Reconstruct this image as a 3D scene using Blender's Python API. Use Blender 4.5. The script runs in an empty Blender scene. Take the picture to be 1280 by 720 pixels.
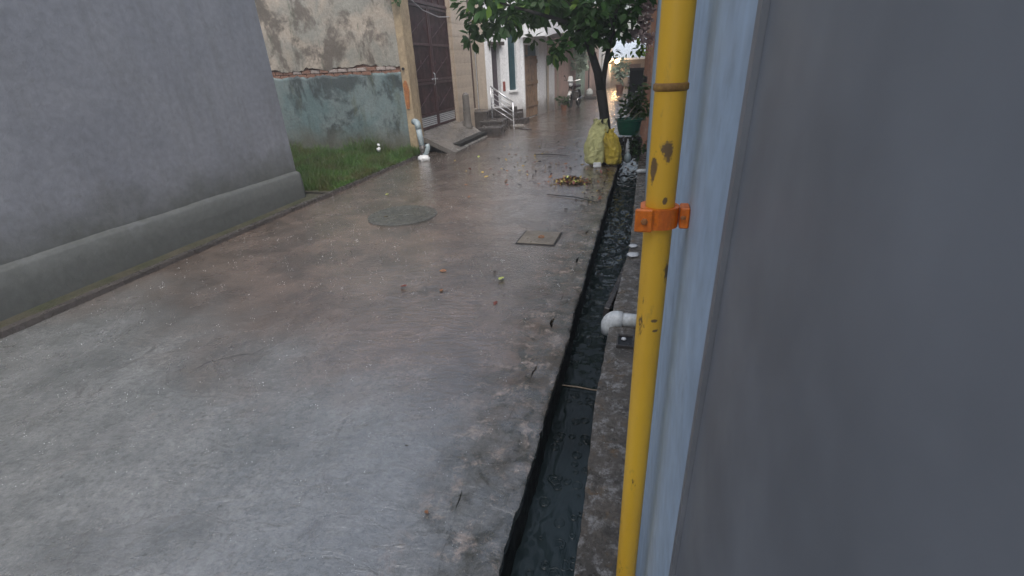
import bpy, bmesh, math, random
from mathutils import Vector, Matrix, noise
random.seed(7)
R = math.radians
S = bpy.context.scene
COL = S.collection

# ------------------------------------------------------------------ camera
F, CX, CY, EYE = 583.0, 640.0, 360.0, 1.7
def _ray(px, py): return Vector((px-CX, py-CY, F)).normalized()
_down = _ray(702, 1576)
_fy = _ray(811, 73); _fy = (_fy - _down*_fy.dot(_down)).normalized()
_up = -_down
_rx = _fy.cross(_up)
cam_d = bpy.data.cameras.new('camera'); cam = bpy.data.objects.new('camera', cam_d); COL.objects.link(cam)
right = Vector((_rx.x, _fy.x, _up.x)); down = Vector((_rx.y, _fy.y, _up.y)); fwd = Vector((_rx.z, _fy.z, _up.z))
m = Matrix.Identity(4)
for i in range(3):
    m[i][0] = right[i]; m[i][1] = -down[i]; m[i][2] = -fwd[i]
m[2][3] = EYE
cam.matrix_world = m
cam_d.sensor_width = 36; cam_d.lens = 36*F/1280
cam_d.clip_start = 0.02; cam_d.clip_end = 2000
S.camera = cam

def wdir(px, py):
    r = _ray(px, py); return Vector((r.dot(_rx), r.dot(_fy), r.dot(_up)))
def onX(px, py, x): r = wdir(px, py); return Vector((0, 0, EYE)) + r*(x/r.x)
def onY(px, py, y): r = wdir(px, py); return Vector((0, 0, EYE)) + r*(y/r.y)
def onZ(px, py, z=0): r = wdir(px, py); return Vector((0, 0, EYE)) + r*((z-EYE)/r.z)

# ------------------------------------------------------------------ world, sun, exposure
W = bpy.data.worlds.new('World'); S.world = W; W.use_nodes = True
nt = W.node_tree
for n in list(nt.nodes): nt.nodes.remove(n)
sky = nt.nodes.new('ShaderNodeTexSky'); sky.sky_type = 'NISHITA'; sky.sun_disc = False
SUN_EL, SUN_AZ = R(58), R(150)
sky.sun_elevation = SUN_EL; sky.sun_rotation = SUN_AZ; sky.dust_density = 4; sky.air_density = 1.2
hs = nt.nodes.new('ShaderNodeHueSaturation'); hs.inputs['Saturation'].default_value = 0.65; hs.inputs['Value'].default_value = 1.0
bg = nt.nodes.new('ShaderNodeBackground'); bg.inputs['Strength'].default_value = 0.10
wo = nt.nodes.new('ShaderNodeOutputWorld')
nt.links.new(sky.outputs[0], hs.inputs['Color']); nt.links.new(hs.outputs[0], bg.inputs[0]); nt.links.new(bg.outputs[0], wo.inputs[0])
sd = bpy.data.lights.new('sun', 'SUN'); sd.energy = 1.0; sd.angle = R(60); sd.color = (1, .97, .93)
so = bpy.data.objects.new('sun', sd); COL.objects.link(so)
sv = Vector((math.sin(SUN_AZ)*math.cos(SUN_EL), math.cos(SUN_AZ)*math.cos(SUN_EL), math.sin(SUN_EL)))
so.rotation_euler = (-sv).to_track_quat('-Z', 'Y').to_euler()
S.view_settings.view_transform = 'Standard'; S.view_settings.look = 'None'
S.view_settings.gamma = 1; S.view_settings.use_curve_mapping = False
S.view_settings.exposure = 1.0
S.cycles.volume_bounces = 0
S.cycles.max_bounces = 6

# ------------------------------------------------------------------ materials
class NB:
    def __init__(s, name):
        s.m = bpy.data.materials.new(name); s.m.use_nodes = True
        s.t = s.m.node_tree; s.b = s.t.nodes['Principled BSDF']
        s.tc = s.t.nodes.new('ShaderNodeTexCoord')
    def n(s, ty, **k):
        x = s.t.nodes.new(ty)
        for a, v in k.items(): setattr(x, a, v)
        return x
    def l(s, a, b): s.t.links.new(a, b)
    def noise(s, sc, det=6, rough=.6, vec=None, dist=0.0, dims=(1, 1, 1)):
        mp = s.n('ShaderNodeMapping'); mp.inputs['Scale'].default_value = dims
        s.l(vec or s.tc.outputs['Object'], mp.inputs[0])
        x = s.n('ShaderNodeTexNoise'); x.inputs['Scale'].default_value = sc; x.inputs['Detail'].default_value = det
        x.inputs['Roughness'].default_value = rough; x.inputs['Distortion'].default_value = dist
        s.l(mp.outputs[0], x.inputs['Vector']); return x.outputs['Fac']
    def ramp(s, fac, stops, interp='LINEAR'):
        x = s.n('ShaderNodeValToRGB'); x.color_ramp.interpolation = interp
        e = x.color_ramp.elements
        while len(e) < len(stops): e.new(.5)
        for i, (p, c) in enumerate(stops):
            e[i].position = p; e[i].color = (c, c, c, 1) if isinstance(c, (int, float)) else (*c, 1)
        s.l(fac, x.inputs[0]); return x.outputs[0]
    def mix(s, fac, a, b, mode='MIX'):
        x = s.n('ShaderNodeMix', data_type='RGBA', blend_type=mode)
        for sock, v in ((x.inputs[0], fac), (x.inputs[6], a), (x.inputs[7], b)):
            if isinstance(v, (int, float)): sock.default_value = v
            elif isinstance(v, tuple): sock.default_value = (*v, 1)
            else: s.l(v, sock)
        return x.outputs[2]
    def math(s, op, a, b=0.0):
        x = s.n('ShaderNodeMath', operation=op)
        for i, v in enumerate((a, b)):
            if isinstance(v, (int, float)): x.inputs[i].default_value = v
            else: s.l(v, x.inputs[i])
        return x.outputs[0]
    def sep(s, out='Object'):
        x = s.n('ShaderNodeSeparateXYZ'); s.l(s.tc.outputs[out], x.inputs[0]); return x.outputs
    def bump(s, h, st=.4, d=.01, prev=None):
        x = s.n('ShaderNodeBump'); x.inputs['Strength'].default_value = st; x.inputs['Distance'].default_value = d
        s.l(h, x.inputs['Height'])
        if prev is not None: s.l(prev, x.inputs['Normal'])
        s.l(x.outputs[0], s.b.inputs['Normal']); return x.outputs[0]
    def col(s, c):
        if isinstance(c, tuple): s.b.inputs['Base Color'].default_value = (*c, 1)
        else: s.l(c, s.b.inputs['Base Color'])
    def rough(s, r):
        if isinstance(r, (int, float)): s.b.inputs['Roughness'].default_value = r
        else: s.l(r, s.b.inputs['Roughness'])

def simple(name, c, c2=None, sc=6, rough=.6, bump=.3, bd=.004, metal=0, dirt=None, lo=.35, hi=.65, spec=None):
    b = NB(name)
    c2 = c2 or tuple(x*.65 for x in c)
    f = b.ramp(b.noise(sc), [(lo, 0.0), (hi, 1.0)])
    k = b.mix(f, c, c2)
    f2 = b.ramp(b.noise(sc*7, 4), [(.35, .78), (.7, 1.1)])
    k = b.mix(1.0, k, f2, 'MULTIPLY')
    if dirt:
        k = b.mix(b.ramp(b.noise(sc*.6, 8, .7, dims=(1.6, 1.6, .35)), [(.52, 0.0), (.66, .85)]), k, dirt)
    b.col(k)
    b.rough(b.ramp(b.noise(sc*2), [(.3, max(0, rough-.12)), (.7, min(1, rough+.12))]))
    b.b.inputs['Metallic'].default_value = metal
    if spec is not None: b.b.inputs['Specular IOR Level'].default_value = spec
    if bump: b.bump(b.noise(sc*9, 8, .65), bump, bd)
    return b.m

def plaster(name, base, alt, stain, damp=(.06, .06, .055), damp_z=.6, sc=1.6, rough=.75, st=.5, streak=.6):
    """old painted plaster: blotches, rain streaks running down, damp foot"""
    b = NB(name)
    k = b.mix(b.ramp(b.noise(sc, 8, .65, dist=.4), [(.38, 0.0), (.62, 1.0)]), base, alt)
    k = b.mix(b.ramp(b.noise(sc*1.5, 9, .7, dims=(2.2, 2.2, .3)), [(.5, 0.0), (.68, streak)]), k, stain)
    k = b.mix(b.ramp(b.noise(sc*6, 8, .75), [(.58, 0.0), (.66, .5)]), k, stain)
    z = b.sep()[2]
    zz = b.math('ADD', z, b.math('MULTIPLY', b.noise(sc*2.5, 7, .7), -.8))
    k = b.mix(b.ramp(b.math('ADD', b.math('MULTIPLY', zz, -1.0), damp_z), [(.3, 0.0), (.75, .8)]), k, damp)
    k = b.mix(1.0, k, b.ramp(b.noise(sc*14, 5), [(.3, .82), (.7, 1.08)]), 'MULTIPLY')
    b.col(k); b.rough(b.ramp(b.noise(sc*2), [(.3, rough-.25), (.7, rough)]))
    b.bump(b.noise(sc*12, 10, .7), st, .012)
    return b.m

def blotchy(name, a, c, d, e_, sc, foot=None):
    b = NB(name)
    k = b.mix(b.ramp(b.noise(sc, 5, .6, dist=.5), [(.42, 0.0), (.58, 1.0)]), a, c)
    mp = b.n('ShaderNodeVectorMath', operation='ADD'); b.l(b.tc.outputs['Object'], mp.inputs[0]); mp.inputs[1].default_value = (4.3, 0, 2.2)
    k = b.mix(b.ramp(b.noise(sc*1.0, 8, .68, vec=mp.outputs[0], dist=.4, dims=(1.1, 1, .8)), [(.49, 0.0), (.56, .95)]), k, d)
    k = b.mix(b.ramp(b.noise(sc*1.6, 9, .75, vec=mp.outputs[0], dist=.2, dims=(2, 2, .45)), [(.55, 0.0), (.66, .7)]), k, e_)
    k = b.mix(b.ramp(b.noise(sc*9, 8, .75), [(.6, 0.0), (.66, .6)]), k, d)
    if foot:
        z = b.math('ADD', b.sep()[2], b.math('MULTIPLY', b.noise(sc*2, 7, .7), -.7))
        k = b.mix(b.ramp(b.math('SUBTRACT', .75, z), [(.45, 0.0), (.85, .85)]), k, foot)
    k = b.mix(1.0, k, b.ramp(b.noise(sc*20, 5), [(.3, .8), (.7, 1.1)]), 'MULTIPLY')
    b.col(k); b.rough(.6)
    n1 = b.bump(b.noise(sc*3, 8, .7), .6, .03)
    b.bump(b.noise(sc*16, 8, .7), .5, .01, n1)
    return b.m

def road_mat():
    b = NB('wet_concrete')
    big = b.noise(.35, 6, .55, dist=.5)
    k = b.mix(b.ramp(big, [(.4, 0.0), (.6, 1.0)]), (.24, .185, .150), (.19, .16, .135))
    k = b.mix(b.ramp(b.noise(1.7, 9, .7, dist=.3), [(.42, 0.0), (.58, .9)]), k, (.10, .082, .066))
    k = b.mix(b.ramp(b.noise(.9, 9, .72, dist=.6), [(.56, 0.0), (.7, .6)]), k, (.29, .25, .21))
    # sky sheen painted into the base colour: blue-grey patch on the near road
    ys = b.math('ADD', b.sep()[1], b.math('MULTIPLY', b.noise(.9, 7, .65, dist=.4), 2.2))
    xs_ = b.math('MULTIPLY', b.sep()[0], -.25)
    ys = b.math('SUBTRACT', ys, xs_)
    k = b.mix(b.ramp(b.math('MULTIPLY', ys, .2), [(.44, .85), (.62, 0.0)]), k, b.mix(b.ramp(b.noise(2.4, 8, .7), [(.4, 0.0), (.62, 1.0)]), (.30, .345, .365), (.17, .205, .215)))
    # mossy, darker stretch beside the drain
    x = b.sep()[0]
    edge = b.math('ADD', x, b.math('MULTIPLY', b.noise(2.2, 8, .7), .9))
    k = b.mix(b.ramp(b.math('ADD', edge, .75), [(.45, 0.0), (.8, .5)]), k, (.12, .115, .085))
    near_ = b.ramp(b.math('ADD', x, 1.0), [(.05, 0.0), (.35, 1.0)])
    k = b.mix(b.math('MULTIPLY', near_, b.ramp(b.noise(5.5, 9, .75, dist=.5), [(.49, 0.0), (.58, .9)])), k, (.05, .052, .034))
    k = b.mix(b.math('MULTIPLY', near_, b.ramp(b.noise(7.5, 9, .8, dist=.3), [(.53, 0.0), (.61, .85)])), k, (.44, .375, .32))
    k = b.mix(b.ramp(b.noise(3.3, 9, .78, dist=.8, dims=(1, .6, 1)), [(.57, 0.0), (.67, .6)]), k, (.085, .08, .072))
    k = b.mix(b.ramp(b.noise(4.1, 9, .8, dist=.5, dims=(.8, 1, 1)), [(.60, 0.0), (.70, .5)]), k, (.33, .31, .29))
    # aggregate grain
    k = b.mix(1.0, k, b.ramp(b.noise(30, 9, .82), [(.34, .62), (.5, 1.0), (.68, 1.32)]), 'MULTIPLY')
    k = b.mix(b.ramp(b.noise(95, 3, .6), [(.64, 0.0), (.70, .6)]), k, (.46, .44, .40))
    # thin wandering cracks
    vor = b.n('ShaderNodeTexVoronoi', feature='DISTANCE_TO_EDGE'); vor.inputs['Scale'].default_value = .42
    nv = b.n('ShaderNodeTexNoise'); nv.inputs['Scale'].default_value = 2.5; nv.inputs['Detail'].default_value = 8
    b.l(b.tc.outputs['Object'], nv.inputs['Vector'])
    av = b.n('ShaderNodeVectorMath', operation='MULTIPLY_ADD'); b.l(nv.outputs['Color'], av.inputs[0]); av.inputs[1].default_value = (.5, .5, 0); b.l(b.tc.outputs['Object'], av.inputs[2])
    b.l(av.outputs[0], vor.inputs['Vector'])
    ck = b.ramp(vor.outputs['Distance'], [(.0, 1.0), (.005, 0.0)])
    ck = b.math('MULTIPLY', ck, b.ramp(b.noise(.8, 4), [(.57, 0.0), (.62, 1.0)]))
    k = b.mix(b.math('MULTIPLY', ck, .7), k, (.03, .028, .025))
    k = b.mix(1.0, k, (.74, .68, .65), 'MULTIPLY')
    b.col(k)
    b.l(b.math('SUBTRACT', 1.0, b.math('MULTIPLY', near_, b.ramp(b.noise(4, 8, .7), [(.42, .25), (.6, .95)]))), b.b.inputs['Coat Weight'])
    # film of water: smoother in the shallow hollows
    pud = b.ramp(b.noise(1.4, 8, .68, dist=.6), [(.40, 0.0), (.56, 1.0)])
    rr = b.mix(pud, (.32, .32, .32), (.12, .12, .12))
    b.rough(rr)
    b.b.inputs['Specular IOR Level'].default_value = .62
    b.b.inputs['Coat IOR'].default_value = 2.6
    b.l(b.mix(pud, (.16, .16, .16), (.03, .03, .03)), b.b.inputs['Coat Roughness'])
    gr = b.mix(pud, b.noise(38, 9, .8), b.math('MULTIPLY', b.noise(38, 9, .8), .5))
    n1 = b.bump(gr, .8, .014)
    n2 = b.bump(b.math('SUBTRACT', 1.0, ck), .8, .02, n1)
    # rain-dimpled film for the coat
    wv = b.n('ShaderNodeBump'); wv.inputs['Strength'].default_value = .7; wv.inputs['Distance'].default_value = .014
    rip = b.math('ADD', b.noise(9, 3, .55, dist=1.4, dims=(.7, 1.6, 1)), b.math('MULTIPLY', b.noise(36, 5, .7, dims=(.8, 1.3, 1)), .40))
    b.l(rip, wv.inputs['Height']); b.l(wv.outputs[0], b.b.inputs['Coat Normal'])
    return b.m

def water_mat():
    b = NB('drain_water')
    yy = b.math('ADD', b.sep()[1], b.math('MULTIPLY', b.noise(5, 4, .6), .5))
    b.col(b.mix(b.ramp(b.math('MULTIPLY', yy, .3), [(.56, 1.0), (.68, 0.0)]), (.012, .018, .018), (.028, .042, .047)))  # lighter teal towards the near end: sky reflection put into the colour
    b.rough(.04); b.b.inputs['IOR'].default_value = 1.33; b.b.inputs['Specular IOR Level'].default_value = .5
    n1 = b.bump(b.noise(7, 3, .5, dist=.6, dims=(1.8, .6, 1)), .35, .03)
    b.bump(b.noise(30, 2, .5), .15, .006, n1)
    return b.m

def ledge_mat():
    b = NB('wet_ledge')
    k = b.mix(b.ramp(b.noise(6, 8, .7), [(.4, 0.0), (.6, 1.0)]), (.15, .13, .11), (.09, .082, .072))
    k = b.mix(b.ramp(b.noise(9, 8, .75, dist=.3), [(.56, 0.0), (.66, .8)]), k, (.20, .125, .06))
    k = b.mix(b.ramp(b.noise(14, 9, .8), [(.51, 0.0), (.60, .9)]), k, (.34, .33, .32))
    k = b.mix(1.0, k, b.ramp(b.noise(50, 8, .8), [(.32, .5), (.5, 1.0), (.7, 1.4)]), 'MULTIPLY')
    b.col(k); b.rough(b.ramp(b.noise(8), [(.4, .18), (.6, .5)]))
    b.bump(b.noise(40, 9, .8), 1.0, .014)
    return b.m

M = {}
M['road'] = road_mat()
M['water'] = water_mat()
M['coping'] = simple('mossy_coping', (.25, .235, .20), (.10, .10, .075), 3.0, .38, .7, .012, dirt=(.07, .075, .055))
M['ledge'] = ledge_mat()
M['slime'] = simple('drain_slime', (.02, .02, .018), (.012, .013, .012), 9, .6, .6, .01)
M['soil'] = simple('wet_soil', (.07, .06, .04), (.04, .045, .02), 4, .7, .9, .02)
M['teal'] = blotchy('teal_dado', (.11, .165, .17), (.16, .20, .20), (.045, .058, .06), (.09, .105, .07), 1.1, foot=(.10, .10, .075))
M['peel'] = blotchy('peeling_plaster', (.38, .325, .265), (.27, .26, .225), (.13, .11, .09), (.10, .115, .08), 1.3)
M['slatewall'] = plaster('slate_cement', (.165, .175, .20), (.195, .205, .23), (.13, .135, .14), (.07, .075, .065), .75, 1.0, st=.6, streak=.55)
M['white'] = plaster('white_limewash', (.80, .82, .84), (.74, .75, .76), (.50, .49, .47), (.16, .14, .13), .55, 1.2, streak=.5)
M['cream'] = plaster('cream_plaster', (.47, .40, .32), (.40, .34, .28), (.22, .18, .14), (.2, .17, .14), .5, 2.0)
M['pink'] = plaster('pink_plaster', (.55, .38, .33), (.48, .36, .32), (.26, .2, .18), (.14, .12, .11), .5, 1.5)
M['mint'] = plaster('mint_plaster', (.42, .52, .44), (.36, .45, .38), (.2, .24, .2), (.13, .13, .12), .5, 1.5)
M['greige'] = plaster('greige_plaster', (.22, .205, .185), (.18, .17, .155), (.18, .17, .15), (.12, .11, .1), .4, 1.0)
M['bluewall'] = plaster('pale_blue_wash', (.40, .52, .66), (.46, .57, .69), (.30, .38, .48), (.20, .22, .24), .25, 1.1, st=.15, streak=.5)
M['tile'] = simple('cream_tile', (.52, .43, .33), (.43, .36, .29), 3, .35, .15, .003, dirt=(.36, .27, .19))
M['post'] = simple('ochre_post', (.44, .34, .21), (.30, .23, .15), 2.2, .6, .5, .01, dirt=(.09, .065, .045))
M['rust'] = simple('orange_rust', (.42, .17, .05), (.26, .10, .04), 12, .7, .4)
M['maroon'] = simple('maroon_steel', (.036, .011, .012), (.022, .009, .011), 3, .5, .25, .004, dirt=(.075, .042, .042), spec=.25)
M['maroon2'] = simple('maroon_trim', (.06, .024, .026), (.042, .017, .02), 4, .38, .2)
M['alu'] = simple('white_louvre', (.55, .56, .58), (.42, .43, .45), 8, .4, .1)
M['steel'] = simple('steel_rail', (.75, .77, .8), (.6, .62, .65), 10, .22, .05, metal=.6)
M['darkdoor'] = simple('brown_door', (.085, .045, .038), (.055, .03, .028), 5, .5, .3)
M['purple'] = simple('dark_door', (.07, .055, .065), (.05, .04, .05), 5, .5, .2)
M['tealsh'] = simple('teal_shutter', (.035, .095, .115), (.025, .07, .085), 4, .45, .2)
M['wood'] = simple('weathered_planks', (.30, .195, .12), (.20, .13, .085), 6, .65, .6, .008, dirt=(.10, .07, .05))
M['step'] = simple('dark_wet_step', (.085, .075, .07), (.05, .045, .043), 4, .25, .5, .01)
M['ramp'] = simple('wet_ramp_cement', (.19, .175, .16), (.13, .12, .11), 1.5, .25, .25, .006)
M['pvcw'] = simple('white_pvc', (.72, .74, .74), (.62, .63, .62), 7, .35, .12, .003, dirt=(.42, .42, .38))
M['pvcg'] = simple('grey_pvc', (.36, .43, .46), (.28, .34, .36), 5, .4, .1)
M['yellow'] = None
M['brick'] = simple('old_brick', (.26, .13, .085), (.18, .10, .075), 8, .75, .7, .008, dirt=(.30, .27, .23))
M['brickw'] = simple('lime_smeared_brick', (.46, .39, .36), (.24, .19, .165), 14, .75, .7, .008)
M['bark'] = simple('wet_bark', (.017, .013, .011), (.010, .009, .008), 12, .6, .9, .012)
M['tub'] = simple('green_plastic', (.014, .115, .065), (.01, .09, .05), 3, .35, .1)
M['black'] = simple('black_plastic', (.015, .015, .017), (.022, .022, .024), 6, .4, .2)
M['rubber'] = simple('rubber', (.02, .02, .02), None, 9, .7, .3)
M['chrome'] = simple('chrome', (.7, .7, .7), None, 9, .2, 0, metal=1)
M['slatedoor'] = simple('slate_grey_steel', (.21, .225, .25), (.19, .20, .225), .8, .5, .04, .002)
M['tin'] = simple('tin_roof', (.60, .66, .72), (.52, .58, .64), 1, .4, .1)
M['redtile'] = simple('red_awning', (.36, .12, .09), (.45, .36, .32), 9, .6, .4)
M['pot'] = simple('clay_pot', (.25, .11, .06), (.18, .08, .05), 8, .7, .3)
M['drytwig'] = simple('dry_stick', (.34, .27, .20), (.24, .18, .13), 9, .7, .3)
M['foam'] = simple('white_foam', (.75, .76, .77), (.6, .61, .62), 20, .5, .5)
M['cable'] = simple('grey_cable', (.35, .34, .35), None, 9, .5, 0)
M['redplate'] = simple('red_plate', (.32, .09, .07), None, 9, .5, .1)

def yellow_pipe():
    b = NB('yellow_gas_paint')
    k = b.mix(b.ramp(b.noise(5, 6, .6, dims=(1, 1, .3)), [(.4, 0.0), (.62, 1.0)]), (.78, .46, .035), (.66, .37, .03))
    k = b.mix(b.ramp(b.noise(60, 5, .7, dims=(1, 1, .35)), [(.6, 0.0), (.7, .5)]), k, (.42, .26, .05))
    k = b.mix(b.ramp(b.noise(9, 9, .72, dims=(1.6, 1.6, .7), dist=.3), [(.60, 0.0), (.625, .95)]), k, (.085, .05, .025))
    nv = b.n('ShaderNodeTexNoise'); nv.inputs['Scale'].default_value = 45; nv.inputs['Detail'].default_value = 7; nv.inputs['Roughness'].default_value = .75
    b.l(b.tc.outputs['Object'], nv.inputs['Vector'])
    for (px_, py_, zc, w_, h_) in ((.004, -.022, 1.573, .010, .016), (-.016, -.018, 1.548, .007, .022), (.006, -.022, 1.497, .004, .006), (.010, -.02, 1.262, .006, .003), (.008, -.021, 1.283, .006, .004)):
        sp_ = b.n('ShaderNodeVectorMath', operation='SUBTRACT'); b.l(b.tc.outputs['Object'], sp_.inputs[0]); sp_.inputs[1].default_value = (px_, py_, zc)
        sc_ = b.n('ShaderNodeVectorMath', operation='MULTIPLY'); b.l(sp_.outputs[0], sc_.inputs[0]); sc_.inputs[1].default_value = (1/w_, 1/w_, 1/h_)
        ln_ = b.n('ShaderNodeVectorMath', operation='LENGTH'); b.l(sc_.outputs[0], ln_.inputs[0])
        dd_ = b.math('ADD', ln_.outputs['Value'], b.math('MULTIPLY', b.math('SUBTRACT', nv.outputs['Fac'], .5), 3.2))
        k = b.mix(b.ramp(dd_, [(.75, .9), (1.0, 0.0)]), k, (.10, .065, .045))
    b.col(k); b.rough(.42)
    b.bump(b.noise(90, 4), .15, .002)
    return b.m
M['yellow'] = yellow_pipe()
M['clamp'] = simple('orange_clamp', (.80, .20, .015), (.66, .15, .012), 20, .4, .15, .002, dirt=(.45, .10, .02))
def leaf_mat(name, a, c, rough=.42):
    b = NB(name)
    oi = b.n('ShaderNodeObjectInfo')
    f = b.ramp(b.noise(3.2, 5, .7), [(.35, 0.0), (.65, 1.0)])
    k = b.mix(f, a, c)
    k = b.mix(b.math('MULTIPLY', oi.outputs['Random'], .5), k, tuple(x*1.5 for x in c))
    if 'grass' in name:
        k = b.mix(b.ramp(b.noise(1.3, 5, .65), [(.45, 0.0), (.62, .8)]), k, (.10, .085, .035))
    b.col(k); b.rough(rough)
    b.b.inputs['Specular IOR Level'].default_value = .35
    # thin leaf: some light comes through
    tr = b.n('ShaderNodeBsdfTranslucent'); b.l(k, tr.inputs[0])
    mx = b.n('ShaderNodeMixShader'); mx.inputs[0].default_value = .3
    out = b.t.nodes['Material Output']
    b.l(b.b.outputs[0], mx.inputs[1]); b.l(tr.outputs[0], mx.inputs[2]); b.l(mx.outputs[0], out.inputs[0])
    return b.m
M['leaf'] = leaf_mat('tree_leaf', (.018, .055, .012), (.042, .105, .022))
M['leafy'] = leaf_mat('young_leaf', (.10, .20, .03), (.16, .26, .04))
M['potleaf'] = leaf_mat('pot_leaf', (.03, .065, .02), (.055, .10, .03))
M['greyleaf'] = leaf_mat('pale_leaf', (.20, .28, .20), (.28, .34, .26))
M['dryleaf'] = leaf_mat('dry_leaf', (.42, .32, .31), (.55, .45, .45), .7)
M['grass'] = leaf_mat('grass_blade', (.035, .095, .018), (.075, .15, .03))
M['ly'] = simple('yellow_green_leaf', (.55, .62, .18), (.45, .5, .12), 30, .45, .1)
M['lb'] = simple('brown_leaf', (.30, .14, .06), (.2, .09, .05), 30, .5, .1)
M['lo'] = simple('ochre_leaf', (.48, .36, .12), (.38, .26, .08), 30, .5, .1)
M['ld'] = simple('dark_leaf', (.05, .04, .03), (.035, .03, .025), 30, .5, .1)
M['lr'] = simple('red_brown_leaf', (.22, .06, .04), (.14, .04, .03), 30, .5, .1)
def sack_mat(name, a, c):
    b = NB(name)
    k = b.mix(b.ramp(b.noise(5, 6, .6), [(.35, 0.0), (.65, 1.0)]), a, c)
    k = b.mix(b.ramp(b.noise(4, 8, .7), [(.56, 0.0), (.70, .6)]), k, (.15, .12, .04))
    b.col(k); b.rough(.38)
    n1 = b.bump(b.noise(8, 7, .6, dist=1.6), 1.0, .09)
    b.bump(b.noise(120, 2), .2, .003, n1)
    return b.m
M['sack1'] = sack_mat('pale_yellow_sack', (.66, .64, .30), (.50, .49, .22))
M['sack2'] = sack_mat('yellow_sack', (.68, .50, .06), (.52, .39, .06))
def emis(name, c, s):
    b = NB(name); b.col((.8, .8, .8)); b.b.inputs['Emission Color'].default_value = (*c, 1); b.b.inputs['Emission Strength'].default_value = s
    return b.m
M['bulb'] = emis('lit_bulb', (1, .62, .28), 14)
M['bulb2'] = emis('lit_small_bulb', (1, .93, .8), 3)

# ------------------------------------------------------------------ object helpers
def tag(o, label, cat, group=None, kind=None):
    if label: o['label'] = label
    if cat: o['category'] = cat
    if group: o['group'] = group
    if kind: o['kind'] = kind
    return o
def thing(name, label, cat, loc=(0, 0, 0), rz=0.0, group=None):
    o = bpy.data.objects.new(name, None); COL.objects.link(o)
    o.empty_display_size = .2; o.location = loc; o.rotation_euler = (0, 0, rz)
    return tag(o, label, cat, group)
def obj(name, bm, mat, parent=None, smooth=False, kind=None, loc=None):
    me = bpy.data.meshes.new(name)
    if isinstance(bm, tuple): me.from_pydata(bm[0], [], bm[1]); me.update()
    else: bm.normal_update(); bm.to_mesh(me); bm.free()
    for q in (mat if isinstance(mat, list) else [mat]): me.materials.append(q)
    if smooth:
        for p in me.polygons: p.use_smooth = True
    o = bpy.data.objects.new(name, me); COL.objects.link(o)
    if parent: o.parent = parent
    if kind: o['kind'] = kind
    if loc: o.location = loc
    return o
def dupm(o, parent, loc=None, rot=None, scale=None, mat=None):
    c = o.copy(); COL.objects.link(c); c.parent = parent
    if loc is not None: c.location = loc
    if rot is not None: c.rotation_euler = rot
    if scale is not None: c.scale = scale
    return c
def copytree(o, parent=None):
    c = o.copy(); COL.objects.link(c)
    if parent: c.parent = parent
    for ch in [x for x in list(COL.objects) if x.parent == o]: copytree(ch, c)
    return c
def box(bm, x0, x1, y0, y1, z0, z1, bev=0.0):
    r = bmesh.ops.create_cube(bm, size=1)
    vs = r['verts']
    bmesh.ops.scale(bm, vec=(x1-x0, y1-y0, z1-z0), verts=vs)
    bmesh.ops.translate(bm, vec=((x0+x1)/2, (y0+y1)/2, (z0+z1)/2), verts=vs)
    if bev:
        es = {e for v in vs for e in v.link_edges}
        bmesh.ops.bevel(bm, geom=list(es), offset=bev, segments=1, affect='EDGES')
    return bm
def B(*a, bev=0.0): return box(bmesh.new(), *a, bev=bev)
def tube(bm, pts, rad, seg=10, caps=True):
    pts = [Vector(p) for p in pts]
    rads = rad if isinstance(rad, (list, tuple)) else [rad]*len(pts)
    rings = []; ref = None
    for i, p in enumerate(pts):
        d = (pts[min(i+1, len(pts)-1)] - pts[max(i-1, 0)]).normalized()
        if ref is None: ref = d.orthogonal().normalized()
        a = (ref - d*ref.dot(d)).normalized(); ref = a; b = d.cross(a)
        rings.append([bm.verts.new(p + (a*math.cos(t)+b*math.sin(t))*rads[i]) for t in [2*math.pi*k/seg for k in range(seg)]])
    for i in range(len(rings)-1):
        for k in range(seg):
            bm.faces.new((rings[i][k], rings[i][(k+1) % seg], rings[i+1][(k+1) % seg], rings[i+1][k]))
    if caps:
        bm.faces.new(rings[0][::-1]); bm.faces.new(rings[-1])
    return bm
def T(pts, rad, seg=10): return tube(bmesh.new(), pts, rad, seg)
def lathe(bm, prof, seg=24, c=(0, 0, 0), wob=0):
    rings = []
    for r, z in prof:
        rings.append([bm.verts.new((c[0]+r*math.cos(2*math.pi*k/seg), c[1]+r*math.sin(2*math.pi*k/seg), c[2]+z)) for k in range(seg)])
    for i in range(len(rings)-1):
        for k in range(seg):
            bm.faces.new((rings[i][k], rings[i][(k+1) % seg], rings[i+1][(k+1) % seg], rings[i+1][k]))
    bm.faces.new(rings[0][::-1]); bm.faces.new(rings[-1])
    return bm
def prism(bm, poly, z0, z1):
    a = [bm.verts.new((x, y, z0)) for x, y in poly]; b = [bm.verts.new((x, y, z1)) for x, y in poly]
    n = len(poly)
    bm.faces.new(a[::-1]); bm.faces.new(b)
    for i in range(n): bm.faces.new((a[i], a[(i+1) % n], b[(i+1) % n], b[i]))
    return bm
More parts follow.
